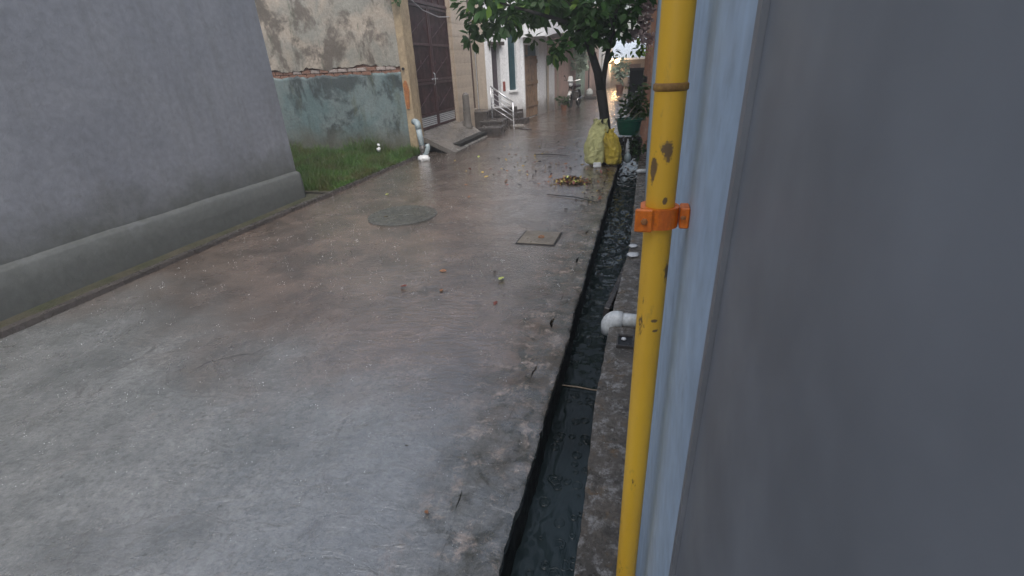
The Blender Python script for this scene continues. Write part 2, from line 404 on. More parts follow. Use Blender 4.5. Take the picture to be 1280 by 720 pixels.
def facade(x0, x1, z0, z1, holes, t=.25):
    """wall slab in the XZ plane, outer face at y=0, inner at y=t, rectangular openings with reveals"""
    xs = sorted({x0, x1, *[h[0] for h in holes], *[h[1] for h in holes]})
    zs = sorted({z0, z1, *[h[2] for h in holes], *[h[3] for h in holes]})
    bm = bmesh.new(); V = {}
    def v(x, y, z):
        k = (round(x, 4), round(y, 4), round(z, 4))
        if k not in V: V[k] = bm.verts.new((x, y, z))
        return V[k]
    def hole(i, j):
        if i < 0 or j < 0 or i >= len(xs)-1 or j >= len(zs)-1: return None
        cx, cz = (xs[i]+xs[i+1])/2, (zs[j]+zs[j+1])/2
        return any(h[0] < cx < h[1] and h[2] < cz < h[3] for h in holes)
    for i in range(len(xs)-1):
        for j in range(len(zs)-1):
            if hole(i, j): continue
            a, b, c, d = xs[i], xs[i+1], zs[j], zs[j+1]
            bm.faces.new((v(a, 0, c), v(b, 0, c), v(b, 0, d), v(a, 0, d)))
            bm.faces.new((v(a, t, c), v(a, t, d), v(b, t, d), v(b, t, c)))
            if hole(i-1, j) is not False: bm.faces.new((v(a, 0, c), v(a, 0, d), v(a, t, d), v(a, t, c)))
            if hole(i+1, j) is not False: bm.faces.new((v(b, 0, c), v(b, t, c), v(b, t, d), v(b, 0, d)))
            if hole(i, j-1) is not False: bm.faces.new((v(a, 0, c), v(a, t, c), v(b, t, c), v(b, 0, c)))
            if hole(i, j+1) is not False: bm.faces.new((v(a, 0, d), v(b, 0, d), v(b, t, d), v(a, t, d)))
    bmesh.ops.recalc_face_normals(bm, faces=bm.faces)
    return bm
def nz(x, y, s=1, z=0): return noise.noise(Vector((x*s, y*s, z)))

# ------------------------------------------------------------------ ground, road, drain
sheet = bmesh.new()
bmesh.ops.create_grid(sheet, x_segments=1, y_segments=1, size=500)
obj('ground', sheet, M['soil'], kind='structure', loc=(0, 0, -.47))

def yrows():
    y = -3.0; out = []
    while y < 37.5:
        out.append(y); d = abs(y-1)
        y += .028 if .2 < y < 3.5 else (.045 if -1 < y < 7 else (.09 if y < 12 else .35))
    return out + [37.5]
YR = yrows()
CRK = [(-3, -.60), (.9, -.61), (1.25, -.66), (1.45, -.655), (1.62, -.64), (2.09, -.55), (2.7, -.53), (3.26, -.54), (3.65, -.515), (5, -.52), (40, -.52)]
def lerp(tab, y):
    for (a, u), (b, v) in zip(tab, tab[1:]):
        if y <= b: return u + (v-u)*(y-a)/(b-a)
    return tab[-1][1]
def crackx(y): return lerp(CRK, y) + .03*nz(0, y, 3.1) + .018*nz(3, y, 9) + .008*nz(5, y, 30)
def edgex(y): return -.402 + .012*nz(7, y, 2.2) + .012*nz(9, y, 9) + .009*nz(11, y, 25)
def roadz(x, y): return .006*nz(x, y, .8) + .0025*nz(x, y, 5) + ((.0016*nz(x, y, 16)+.0014*nz(x, y, 37)) if y < 6 else 0)
def strip(name, fx0, fx1, nx, mat, zoff=0.0, rows=YR, depth=.06, bias=1.0, kind='structure', zf=None):
    vs, fs = [], []
    n = nx+1
    zf = zf or roadz
    soft = (name in ('drain_kerb', 'drain_ledge'))
    for y in rows:
        a, b = fx0(y), fx1(y)
        row = []
        for i in range(n):
            t = (i/nx)**bias; x = a+(b-a)*t
            z = zf(x, y)+zoff
            if (i == nx and name == 'drain_kerb') or (i == 0 and name == 'drain_ledge'): z -= .006
            row.append((x, y, z))
        # the side skirts have vertices of their own, so the top keeps its flat shading up to the joint
        vs += [(a, y, -depth), row[0]] + row + [row[-1], (b, y, -depth)]
    w = n+4
    for j in range(len(rows)-1):
        for i in range(w-1):
            if i in (1, w-3): continue
            a = j*w+i; fs.append((a, a+1, a+1+w, a+w))
    return obj(name, (vs, fs), mat, smooth=True, kind=kind)
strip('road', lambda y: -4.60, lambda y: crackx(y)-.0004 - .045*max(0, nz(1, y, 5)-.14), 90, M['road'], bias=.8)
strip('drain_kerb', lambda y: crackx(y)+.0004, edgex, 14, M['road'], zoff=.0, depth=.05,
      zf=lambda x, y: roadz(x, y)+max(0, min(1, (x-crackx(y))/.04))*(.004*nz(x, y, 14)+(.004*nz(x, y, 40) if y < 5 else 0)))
def redge(y):
    b = lerp([(-3, -.135), (1.1, -.13), (2.2, -.155), (3.0, -.13), (3.4, -.12), (4.6, -.05), (40, -.045)], y)
    return b + .008*nz(2, y, 2.6) + .006*nz(4, y, 13)
strip('drain_ledge', redge, lambda y: .14, 8, M['ledge'], rows=[y for y in YR if y < 37], depth=.06,
      zf=lambda x, y: .006*nz(x, y, 6)+.004*nz(x, y, 25))
# drain walls behind the chipped edges, bed and water
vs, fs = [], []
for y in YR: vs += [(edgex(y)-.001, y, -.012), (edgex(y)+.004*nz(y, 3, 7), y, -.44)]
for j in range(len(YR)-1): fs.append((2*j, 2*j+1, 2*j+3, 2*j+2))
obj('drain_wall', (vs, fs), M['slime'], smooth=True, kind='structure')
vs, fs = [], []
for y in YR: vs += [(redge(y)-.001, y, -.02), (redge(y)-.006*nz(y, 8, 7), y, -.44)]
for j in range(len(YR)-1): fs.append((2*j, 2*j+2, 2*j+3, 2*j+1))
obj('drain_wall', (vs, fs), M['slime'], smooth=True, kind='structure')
# the water: calmer near the camera, broken and fast beyond the stick
wy = []; y = -1.0
while y < 14: wy.append(y); y += .012 if y < 4 else (.02 if y < 9 else .06)
vs, fs = [], []; nx = 26
for y in wy:
    rough_f = max(0.0, min(1, (y-2.4)/1.2)); near = max(0.0, min(1, (1.9-y)/.5))
    for i in range(nx+1):
        x = -.43 + .42*i/nx
        z = -.235 + .0012*nz(x, y*.6, 14)
        z += rough_f*(.015*nz(x, y*.6, 7)+.011*nz(x, y*.6, 17)+.006*nz(x, y, 38))
        z += near*(.012*nz(x+y*.5, y*.35, 13)+.007*nz(x-y*.4, y*.6, 30))
        z += .006*max(0, 1-abs(y-2.46)/.05)
        vs.append((x, y, z))
for j in range(len(wy)-1):
    for i in range(nx):
        a = j*(nx+1)+i; fs.append((a, a+1, a+nx+2, a+nx+1))
obj('water', (vs, fs), M['water'], smooth=True, kind='structure')

# grass verge, its soil and kerb
def soilz(x, y): return .03+.03*nz(x, y, 1.3)
strip('verge_soil', lambda y: -16.0, lambda y: -4.69, 20, M['soil'], rows=[6.2+.35*i for i in range(11)], zf=soilz)
strip('verge_soil', lambda y: -5.05, lambda y: -4.69, 4, M['soil'], rows=[-3+.3*i for i in range(31)]+[6.19], zf=lambda x, y: .015+.02*nz(x, y, 2))
strip('verge_kerb', lambda y: -4.685+.01*nz(1, y, 3), lambda y: -4.603, 3, M['step'], rows=[-3+.3*i for i in range(43)], zf=lambda x, y: .045+.012*nz(x, y, 3))
vs, fs = [], []
for i in range(60000):
    x = -4.66 - (random.random()**1.5)*8.5; y = random.uniform(6.28, 9.66)
    d = .35+.9*max(0, .4+nz(x, y, 1.6)) ; hgt = (.06+.17*random.random())*d*(1+.7*max(0, (y-8.6)))
    if x > -4.85: hgt *= .6
    a = random.uniform(0, 6.28); w = .004+.004*random.random(); lx, ly = random.gauss(0, .35)*hgt, random.gauss(0, .35)*hgt
    cx, sx = math.cos(a)*w, math.sin(a)*w; z = soilz(x, y)-.01
    k = len(vs)
    vs += [(x-cx, y-sx, z), (x+cx, y+sx, z), (x+cx*.6+lx*.4, y+sx*.6+ly*.4, z+hgt*.6), (x-cx*.6+lx*.4, y-sx*.6+ly*.4, z+hgt*.6), (x+lx, y+ly, z+hgt)]
    fs += [(k, k+1, k+2, k+3), (k+3, k+2, k+4)]
tag(obj('grass', (vs, fs), M['grass']), 'short wet green grass on the verge below the teal wall', 'grass', kind='stuff')

# ------------------------------------------------------------------ manhole cover, square cover
c = tag(obj('manhole_cover', lathe(bmesh.new(), [(.44, -.03), (.44, .008), (.425, .014), (.33, .013), (.32, .010), (.05, .010)], 48), simple('worn_cover', (.095, .095, .085), (.065, .068, .062), 5, .3, .5, .008)),
        'round worn concrete manhole cover set in the wet road', 'manhole cover')
c.location = (-2.93, 5.27, .006)
t = thing('inspection_cover', 'square pale concrete inspection cover with metal rim in the road', 'drain cover', (-1.0, 4.655, .0), R(-2))
obj('slab', B(-.195, .195, -.19, .19, -.03, .016, bev=.004), simple('cover_slab', (.23, .195, .155), (.15, .13, .105), 6, .35, .6, .01), t)
fr = bmesh.new()
for a in ((-.21, .21, -.208, -.195), (-.21, .21, .195, .208), (-.21, -.2, -.1945, .1945), (.2, .21, -.1945, .1945)): box(fr, *a, -.03, .008)
obj('rim', fr, M['black'], t)
obj('lifting_eye', T([(.02+.03*math.cos(k*.63), .0+.03*math.sin(k*.63), .02) for k in range(11)], .005, 6), M['rust'], t)

# ------------------------------------------------------------------ near right: blue wall, grey door, gas pipe
wl = thing('blue_washed_wall', 'pale blue washed wall running behind the yellow gas pipe', 'wall', (.08, 0, 0))
# plain slab: outer face on x=0 local, running along y
obj('wall', B(0, .3, .46, 9.6, -.3, 3.6), M['bluewall'], wl)
dr = thing('grey_steel_door', 'plain slate grey steel door leaf at the near end of the blue wall', 'door', (.08, 0, 0))
obj('door_leaf', B(.004, .05, -1.6, .44, .02, 3.2, bev=.002), M['slatedoor'], dr)
obj('door_edge', B(-.001, .055, .4405, .4585, .0, 3.25), M['slatedoor'], dr)
obj('lintel', B(.002, .3, -1.6, .4575, 3.26, 3.6), M['slatewall'], dr)

PX, PY, PR = .034, .77, .0228
gp = thing('gas_pipe', 'upright yellow painted gas pipe fixed in front of the blue wall', 'pipe', (PX, PY, 0))
obj('pipe', lathe(bmesh.new(), [(PR, -.05), (PR, .5), (PR, 1.0), (PR, 1.5), (PR, 2.2), (PR, 5.0)], 32), M['yellow'], gp, smooth=True)
obj('joint_ring', lathe(bmesh.new(), [(PR+.0003, 1.655), (PR+.0022, 1.657), (PR+.0022, 1.664), (PR+.0003, 1.666)], 32), simple('rust_ring', (.36, .2, .04), (.2, .1, .03), 30, .6, .4), gp, smooth=True)
cl = thing('pipe_clamp', 'orange clamp gripping the yellow pipe to the blue wall', 'clamp', (PX, PY, 1.468))
cb = bmesh.new()
# saddle box around the pipe with a gap at the back, plus two lugs towards the wall
ro, ri, hh = .030, PR+.0006, .0165
ang = [math.pi*.02 + k*(2*math.pi-.04*math.pi)/28 for k in range(29)]
pts_o = []
for a in ang:
    ca, sa = math.cos(a), math.sin(a)
    k = ro*(1.0 if ca > -.1 else min(1.12, 1/max(abs(ca), abs(sa))))
    pts_o.append((k*ca, k*sa))
ring = []
for (xo, yo), a in zip(pts_o, ang):
    xi, yi = ri*math.cos(a), ri*math.sin(a)
    ring.append([cb.verts.new((xo, yo, -hh)), cb.verts.new((xo, yo, hh)), cb.verts.new((xi, yi, hh)), cb.verts.new((xi, yi, -hh))])
for a, b in zip(ring, ring[1:]):
    for k in range(4): cb.faces.new((a[k], b[k], b[(k+1) % 4], a[(k+1) % 4]))
cb.faces.new(ring[0]); cb.faces.new(ring[-1][::-1])
obj('saddle', cb, M['clamp'], cl)
obj('lug', B(.0312, .0455, -.016, .016, -.017, .017, bev=.002), M['clamp'], cl)
obj('lip', B(-.0375, -.010, -.0365, -.0285, -.0185, .0185, bev=.002), M['clamp'], cl)
o = obj('bolt', lathe(bmesh.new(), [(.0055, 0), (.0055, .003), (.0035, .0045)], 6), M['rust'], cl, loc=(-.023, -.0366, .0)); o.rotation_euler = (R(90), 0, 0)
obj('screw', lathe(bmesh.new(), [(.004, 0), (.004, .004), (.002, .005)], 8, (.036, -.0175, .0)), M['rust'], cl)

# white pvc outlet elbow over the drain
e = thing('white_drain_pipe', 'white plastic pipe with an elbow hanging over the open drain', 'pipe', (0, 2.97, 0))
eb = bmesh.new()
pts = [(.10, 0, .035), (.0, 0, .035), (-.06, 0, .035)]
tube(eb, pts, .047, 20)
obj('pipe', eb, M['pvcw'], e, smooth=True)
ab = bmesh.new()
arc = [(-.05, 0, .035)] + [(-.085-.055*math.sin(t), 0, -.02+.055*math.cos(t)) for t in [k*math.pi/12 for k in range(7)]] + [(-.14, 0, -.075)]
tube(ab, arc, [.056]+[.06]*7+[.06], 22)
obj('elbow', ab, M['pvcw'], e, smooth=True)
hb = thing('drain_hole_box', 'small dark square hole in the ledge just below the white elbow', 'drain hole', (-.02, 2.72, 0))
q = bmesh.new()
for a in ((-.055, .055, -.075, -.062), (-.055, .055, .062, .075), (-.055, -.045, -.0615, .0615), (.045, .055, -.0615, .0615)): box(q, *a, 0.0, .022)
obj('rim', q, M['step'], hb)
obj('shade_fill', B(-.0445, .0445, -.0612, .0612, .0, .009), M['black'], hb)  # black plate: the dark of the hole is put in as colour
o = tag(obj('pebble', lathe(bmesh.new(), [(.008, 0), (.017, .006), (.015, .014), (.005, .018)], 10), M['foam'], smooth=True), 'small white pebble lying in the square hole on the ledge', 'pebble'); o.location = (-.03, 2.74, .009)
o = tag(obj('thin_stick', T([(-.405, 2.465, -.212), (-.30, 2.46, -.207), (-.2, 2.452, -.209), (-.135, 2.45, -.205)], [.004, .0045, .004, .003], 6), M['drytwig']), 'thin pale stick lying straight across the open drain', 'stick')
o = tag(obj('dark_plank', B(-.022, .022, -.48, .48, -.09, .0, bev=.006), M['step']), 'dark wet plank lying along the right edge of the drain', 'plank'); o.location = (-.118, 3.72, -.03); o.rotation_euler = (0, R(8), R(-7))
# scraps of foam caught on the ledge
for (x, y, s, lb) in ((-.015, 4.28, .06, 'larger white foam scrap on the ledge past the dark plank'), (-.02, 4.52, .045, 'smaller white foam scrap on the ledge, farther up the drain')):
    b_ = bmesh.new(); bmesh.ops.create_icosphere(b_, subdivisions=2, radius=1)
    for v in b_.verts: v.co = Vector((v.co.x*s, v.co.y*s*.9, v.co.z*s*.25))*(1+.35*noise.noise(v.co*2.3+Vector((x*9, y, 0))))
    o = tag(obj('foam_scrap', b_, M['foam'], smooth=True), lb, 'litter'); o.location = (x, y, .016)
o = tag(obj('outlet_spout', T([(.11, 0, .05), (-.02, 0, .045), (-.06, 0, .035)], [.032, .032, .034], 14), M['pvcw'], smooth=True), 'short white outlet spout sticking out of the far end of the blue wall', 'pipe'); o.location = (0, 7.9, 0)

# ------------------------------------------------------------------ left: grey cement house (nearest), weathered wall, gate
t = thing('cement_house', 'tall plain grey cement house wall nearest on the left of the road', 'house', (-5.0, -6, 0), R(90))
obj('wall', facade(0, 12.0, -.45, 3.5, [], 5.0), M['slatewall'], t)
vs, fs = [], []
nxx = 300
for i in range(nxx+1):
    x = 12.0*i/nxx; zt_ = .40+.012*nz(x, 2, 1.2)+.006*nz(x, 7, 7)
    for y_, z_ in ((-.075, -.3), (-.072+.006*nz(x, 1, 4), zt_*.5), (-.066+.006*nz(x, 4, 5), zt_-.03), (-.045, zt_-.004), (-.0, zt_+.012)): vs.append((x, y_, z_))
for i in range(nxx):
    for k in range(4): a = i*5+k; fs.append((a, a+5, a+6, a+1))
vs += [(12.0, 0, -.3)]; n_ = nxx*5; fs.append((n_, len(vs)-1, n_+4, n_+3, n_+2, n_+1))
obj('plinth', (vs, fs), M['slatewall'], t, smooth=True)

ww = thing('weathered_wall', 'weathered house wall with peeling cream plaster above a teal painted dado', 'wall', (-16, 9.7, 0))
L = 16-4.93
rows_ = []
def wavegrid(x0, x1, z0f, z1f, nxx, nzz, amp, yb=0.0, sc=3.0, seed=0, t=.03):
    """plaster skin with an uneven face and ragged upper edge, returned to y=+t behind"""
    vs, fs = [], []
    for j in range(nzz+1):
        for i in range(nxx+1):
            x = x0+(x1-x0)*i/nxx; a, b = z0f(x), z1f(x); z = a+(b-a)*j/nzz
            vs.append((x, yb-amp*(.5+nz(x, z, sc, seed)), z))
    for j in range(nzz):
        for i in range(nxx):
            a = j*(nxx+1)+i; fs.append((a, a+1, a+nxx+2, a+nxx+1))
    k = len(vs); off = nzz*(nxx+1)
    for i in range(nxx+1): x, y, z = vs[off+i]; vs.append((x, yb+t, z))
    for i in range(nxx): fs.append((off+i, off+i+1, k+i+1, k+i))
    return vs, fs
obj('wall', B(0, L-.004, .032, .4, -.45, 4.29), M['brick'], ww)
rag = lambda x: 1.66+.06*nz(x, 3, 3)+.03*nz(x, 8, 12)
obj('dado', wavegrid(0, L, lambda x: -.1, rag, 260, 30, .02, 0, 2, 3), M['teal'], ww, smooth=True)
rag2 = lambda x: 1.80+.09*nz(x, 1, 2.2)+.05*nz(x, 5, 9)+.02*nz(x, 6, 30)
obj('plaster', wavegrid(0, L, lambda x: rag2(x), lambda x: 4.3, 260, 60, .025, -.004, 2, 9), M['peel'], ww, smooth=True)
# underside return of the plaster skin and the bricks laid bare between it and the dado
vs, fs = [], []
for i in range(261):
    x = L*i/260; z = rag2(x); y = -.004-.025*(.5+nz(x, z, 2, 9)); vs += [(x, y, z), (x, .032, z+.004)]
for i in range(260): fs.append((2*i, 2*i+1, 2*i+3, 2*i+2))
obj('plaster_edge', (vs, fs), M['peel'], ww)
bk = None; mats = [M['brick'], M['brickw']]
protos = []
for m_ in (M['brickw'], M['brick']):
    b_ = B(-.105, .105, -.0, .06, -.034, .034, bev=.006)
    for v in b_.verts: v.co += Vector((nz(v.co.x*50, v.co.z*50)*.004, 0, nz(v.co.z*50, v.co.x*50, 1, 5)*.004))
    protos.append((b_, m_))
first = [None, None]
for row in range(2):
    x = L-.12-.11*(row % 2)
    n = 0
    while x > 2.5 and n < 40:
        k = 0 if (random.random() < .55 and row > 0) else 1
        loc = (x+random.uniform(-.006, .006), -.004+random.uniform(-.008, .014), 1.67+.078*row)
        if first[k] is None: first[k] = obj('brick', protos[k][0], protos[k][1], ww, loc=loc)
        else: dupm(first[k], ww, loc, (0, random.uniform(-.03, .03), 0))
        x -= .228; n += 1

# ochre gate post with a rust patch
gpst = thing('gate_post', 'narrow ochre plastered gate post beside the teal wall, rust stained', 'gate post', (-4.86, 9.72, 0))
pb = bmesh.new()
tubez = [-.45+.12*i for i in range(40)]
vs, fs = [], []
for j, z in enumerate(tubez):
    w0 = -.065+.01*nz(z, 1, 2)+.006*nz(z, 2, 8); w1 = .10+.012*nz(z, 4, 2.5)+.006*nz(z, 3, 9)
    d0 = -.04+.008*nz(z, 6, 3)
    vs += [(w0, d0, z), (w1, d0, z), (w1, .34, z), (w0, .34, z)]
for j in range(len(tubez)-1):
    for k in range(4): a = j*4+k; b = j*4+(k+1) % 4; fs.append((a, b, b+4, a+4))
fs.append(tuple(range(len(vs)-4, len(vs))))
obj('shaft', (vs, fs), M['post'], gpst, smooth=False)
vs, fs = [], []
for i, (a, b, zz) in enumerate([(-.03, .03, .95), (-.045, .045, 1.1), (-.04, .07, 1.3), (-.05, .05, 1.42), (-.01, .02, 1.5)]):
    vs += [(a, -.062, zz), (b, -.062, zz), (b, -.02, zz), (a, -.02, zz)]
for j in range(4):
    for k in range(4): a = j*4+k; b = j*4+(k+1) % 4; fs.append((a, b, b+4, a+4))
fs += [(0, 1, 2, 3), (19, 18, 17, 16)]
obj('rust_patch', (vs, fs), M['rust'], gpst)
obj('bolt_head', lathe(bmesh.new(), [(.03, 0), (.03, .02), (.02, .03)], 10), M['black'], gpst, loc=(.01, -.07, 1.72)).rotation_euler = (R(90), 0, 0)

# the gate: two tall maroon leaves with louvred feet, in the plane x=-4.9
gx = -4.9
g = thing('steel_gate', 'tall dark maroon double leaf steel gate with white louvred feet', 'gate', (gx, 10.08, 0), R(90))
GW = 2.46; GB = .42; GT = 2.98
def leaf(x0, x1, name):
    z0, z1 = GB, GT
    lf = obj(name, B(x0, x1, .03, .055, z0+.30, z1), M['maroon'], g)
    fr = bmesh.new()
    for a in ((x0, x0+.06, z0, z1), (x1-.06, x1, z0, z1)): box(fr, a[0], a[1], .0, .0295, a[2], a[3])
    for z in (z0, z0+.27, z0+.95, z0+1.02, z0+1.75, z1-.06): box(fr, x0+.061, x1-.061, .003, .0295, z, z+.05)
    obj('leaf_frame', fr, M['maroon2'], lf)
    # raised lozenge bosses and slanting bars on each panel
    bs = bmesh.new()
    for z in (z0+.6, z0+1.38, z0+2.12):
        for k in range(3):
            xx = x0+.2+k*(x1-x0-.4)/2
            prism_pts = [(xx-.055, z), (xx, z-.10), (xx+.055, z), (xx, z+.10)]
            vv = [bs.verts.new((p[0], .0295, p[1])) for p in prism_pts]; tip = bs.verts.new((xx, .006, z))
            for i in range(4): bs.faces.new((vv[i], vv[(i+1) % 4], tip))
    obj('boss', bs, M['maroon2'], lf, kind='stuff')
    for z in (z0+.42, z0+1.16, z0+1.92):
        k = T([(x0+.15, .02, z), (x1-.15, .02, z+.4)], .008, 6)
        obj('diagonal_bar', k, M['maroon2'], lf)
    lv = bmesh.new()
    for k in range(5): box(lv, x0+.065, x1-.065, .012, .035, z0+.055+k*.043, z0+.08+k*.043)
    obj('louvre', lv, M['alu'], lf)
    obj('louvre_back', B(x0+.062, x1-.062, .04, .054, z0+.051, z0+.268), M['black'], lf)
    return lf
l1 = leaf(.03, GW/2-.012, 'gate_leaf'); l2 = leaf(GW/2+.012, GW-.03, 'gate_leaf')
obj('handle', T([(GW/2-.05, -.005, 1.35), (GW/2-.05, -.04, 1.38), (GW/2-.05, -.04, 1.58), (GW/2-.05, -.005, 1.61)], .009, 8), M['steel'], l1)
obj('latch_bar', B(GW/2-.16, GW/2+.16, -.014, -.002, 1.46, 1.49), M['steel'], l2)
obj('transom', B(.03, GW-.03, .03, .055, GT+.07, 3.95), M['maroon'], g)
tf = bmesh.new()
box(tf, .0, GW, -.02, .06, GT+.005, GT+.068)
for k in range(7): box(tf, .1+k*.37, .13+k*.37, .0, .028, GT+.07, 3.95)
obj('transom_frame', tf, M['maroon2'], g)
tag(obj('sagging_cable', T([(-4.86+.0, 10.0, 3.12), (-4.84, 10.9, 2.86), (-4.84, 11.8, 2.78), (-4.84, 12.6, 2.84)], .012, 6), M['cable']), 'thin grey cable sagging across the top of the maroon gate', 'cable')

# house over and behind the gate
gh = thing('gate_house', 'tall cream house rising behind and above the maroon gate', 'house', (-4.93, 10.06, 0), R(90))
obj('wall', facade(0, 4.42, -.45, 4.3, [(.02, 2.48, .42, 4.0), (3.70, 4.34, .55, 3.6)], .3), M['cream'], gh)
obj('threshold', B(.03, 2.47, -.02, .29, .25, .419), M['step'], gh)
obj('inner_wall', B(.0, 4.4, 1.3, 1.4, -.4, 4.2), M['step'], gh)
d = obj('door', B(3.71, 4.33, .06, .10, .56, 3.59), M['darkdoor'], gh)
for k in range(3): obj('door_panel', B(3.79, 4.25, .045, .0595, .68+k*.98, 1.5+k*.98, bev=.004), M['darkdoor'], d)
obj('handle', T([(3.8, .05, 1.5), (3.8, .0, 1.52), (3.8, .0, 1.62), (3.8, .05, 1.64)], .01, 6), M['steel'], d)
obj('door_plinth', B(3.6, 4.4, -.5, -.002, -.2, .52, bev=.02), M['step'], gh)

# tiled pillar right of the gate, tile by tile
pl = thing('tiled_pillar', 'square pillar clad in cream tiles at the right of the maroon gate', 'pillar', (-4.92, 12.45, 0), R(90))
obj('core', B(.012, 1.24, -.12, -.002, -.2, 4.25), M['cream'], pl)
tp = None
for z in [ .0+.30*i for i in range(14)]:
    for k in range(4):
        loc = (.012+.154+k*.308, -.1245+random.uniform(-.002, .002), z+.15)
        if tp is None: tp = obj('tile', B(-.151, .151, -.004, .004, -.146, .146, bev=.002), M['tile'], pl, loc=loc)
        else: dupm(tp, pl, loc)
sp = None
for z in [.0+.30*i for i in range(14)]:
    loc = (.0075, -.061, z+.15)
    if sp is None: sp = obj('side_tile', B(-.004, .004, -.058, .058, -.146, .146, bev=.002), M['tile'], pl, loc=loc)
    else: dupm(sp, pl, loc)
obj('hook', T([(.6, -.13, 2.2), (.6, -.19, 2.22), (.6, -.19, 2.1)], .012, 6), M['black'], pl)
bs = tag(obj('conical_post', lathe(bmesh.new(), [(.13, -.05), (.13, .25), (.10, .42), (.085, 1.05), (.03, 1.1)], 14), M['ramp'], smooth=False), 'short rough grey concrete post at the foot of the tiled pillar', 'post'); bs.location = (-4.52, 12.3, 0)

# sloping entrance slab bridging the side gutter
vs, fs = [], []
A = [(-4.93, 10.02, .40), (-4.93, 12.9, .42), (-3.95, 12.2, .03), (-3.92, 9.75, .03)]
bm = bmesh.new(); N = 14
gr = {}
for i in range(N+1):
    for j in range(N+1):
        u, v = i/N, j/N
        p = (Vector(A[0])*(1-u)*(1-v)+Vector(A[1])*(1-u)*v+Vector(A[2])*u*v+Vector(A[3])*u*(1-v))
        z = p.z+.004*nz(p.x, p.y, 3)+.002*nz(p.x, p.y, 14)
        gr[i, j, 1] = bm.verts.new((p.x+.012*nz(p.y, p.x, 6), p.y+.012*nz(p.x, 2, 6), z)); gr[i, j, 0] = bm.verts.new((p.x, p.y, max(-.06, p.z-.11)))
for i in range(N):
    for j in range(N):
        bm.faces.new((gr[i, j, 1], gr[i+1, j, 1], gr[i+1, j+1, 1], gr[i, j+1, 1]))
        bm.faces.new((gr[i, j, 0], gr[i, j+1, 0], gr[i+1, j+1, 0], gr[i+1, j, 0]))
for i in range(N):
    for j in (0, N): bm.faces.new((gr[i, j, 0], gr[i+1, j, 0], gr[i+1, j, 1], gr[i, j, 1]))
    for k in (0, N): bm.faces.new((gr[k, i, 0], gr[k, i+1, 0], gr[k, i+1, 1], gr[k, i, 1]))
bmesh.ops.recalc_face_normals(bm, faces=bm.faces)
rp = tag(obj('entrance_ramp', bm, M['ramp']), 'wet concrete ramp sloping from the maroon gate to the road', 'ramp')
st = bmesh.new(); box(st, -4.9, -4.0, 10.3, 12.3, -.06, .13)  # solid dark block: the shade under the ramp put in as colour
tag(obj('ramp_shade_block', st, M['slime']), 'dark block standing for the shaded gap under the concrete ramp', 'shade block')
for (x0, x1, y0, y1, z1, lb) in ((-4.35, -3.72, 12.55, 13.15, .20, 'low dark wet step slab nearest the ramp'), (-4.5, -3.85, 13.2, 13.9, .30, 'dark wet step slab beside the brown door')):
    tag(obj('step_slab', B(x0, x1, y0, y1, -.05, z1, bev=.02), M['step']), lb, 'step')
# pale grey drain pipe in front of the gate post
dp = thing('grey_downpipe', 'pale grey plastic drain pipe with elbow spilling foam beside the gate post', 'pipe', (-4.33, 9.0, 0))
obj('pipe', T([(0, 0, .26), (-.035, .0, .66)], .056, 16), M['pvcg'], dp, smooth=True)
obj('top_elbow', T([(-.033, 0, .62), (-.038, .0, .69), (-.058, .02, .73), (-.10, .06, .745), (-.17, .12, .745)], [.062]*5, 16), M['pvcg'], dp, smooth=True)
obj('collar', T([(.005, 0, .15), (0, 0, .30)], .062, 16), M['step'], dp, smooth=True)
obj('side_elbow', T([(.02, 0, .12), (.09, -.01, .16), (.13, -.01, .26), (.12, -.01, .33)], [.045, .045, .045, .04], 14), M['pvcg'], dp, smooth=True)
b_ = bmesh.new(); bmesh.ops.create_icosphere(b_, subdivisions=3, radius=1)
for v in b_.verts: v.co = Vector((v.co.x*.13, v.co.y*.10, v.co.z*.07))*(1+.3*noise.noise(v.co*3))
obj('spilling_foam', b_, M['foam'], dp, smooth=True, loc=(.03, -.05, .05))

# ------------------------------------------------------------------ left row of houses
def frame_on(A, Bp):
    A = Vector((*A, 0)); Bp = Vector((*Bp, 0)); u = (Bp-A).normalized(); rz = math.atan2(u.y, u.x)
    nrm = Vector((-u.y, u.x, 0))                       # local +y: inward, away from the street
    def loc(px, py, dep=0.0):
        r = wdir(px, py); o = Vector((0, 0, EYE))
        t_ = ((A+nrm*dep)-o).dot(nrm)/r.dot(nrm); p = o+r*t_
        return (p-A).dot(u), p.z
    return A, u, rz, (Bp-A).length, loc
# white house
A_, u_, rz, LN, lc = frame_on((-4.90, 14.50), (-4.0, 16.28))
wh = thing('white_house', 'white limewashed house with dark doorway and tall teal shutter', 'house', A_, rz)
x0, zt = lc(613.5, 58); x1, _ = lc(624, 60)
w0, wt = lc(634, 40); w1, wb = lc(647, 112)
w1 = min(w1, LN-.04)
obj('wall', facade(0, LN, -.45, 4.3, [(x0, x1, .5, zt), (w0, w1, wb, wt)], .25), M['white'], wh)
obj('plinth', B(x1+.05, LN, -.04, -.001, -.2, .34), M['step'], wh)
dd = obj('door', B(x0, x1, .14, .18, .5, zt), M['purple'], wh)
obj('door_panel', B(x0+.08, x1-.08, .125, .1395, .7, 1.5, bev=.004), M['purple'], dd); obj('door_panel', B(x0+.08, x1-.08, .125, .1395, 1.6, zt-.1, bev=.004), M['purple'], dd)
obj('door_lintel', B(x0-.14, x1+.1, -.13, -.001, zt+.02, zt+.12), M['step'], wh)
sh = obj('shutter', B(w0, w1, .08, .11, wb, wt), M['tealsh'], wh)
sb = bmesh.new()
k = 0
while wb+.05+k*.07 < wt-.05: box(sb, w0+.03, w1-.03, .065, .0795, wb+.04+k*.07, wb+.08+k*.07); k += 1
obj('slats', sb, M['tealsh'], sh, kind='stuff')
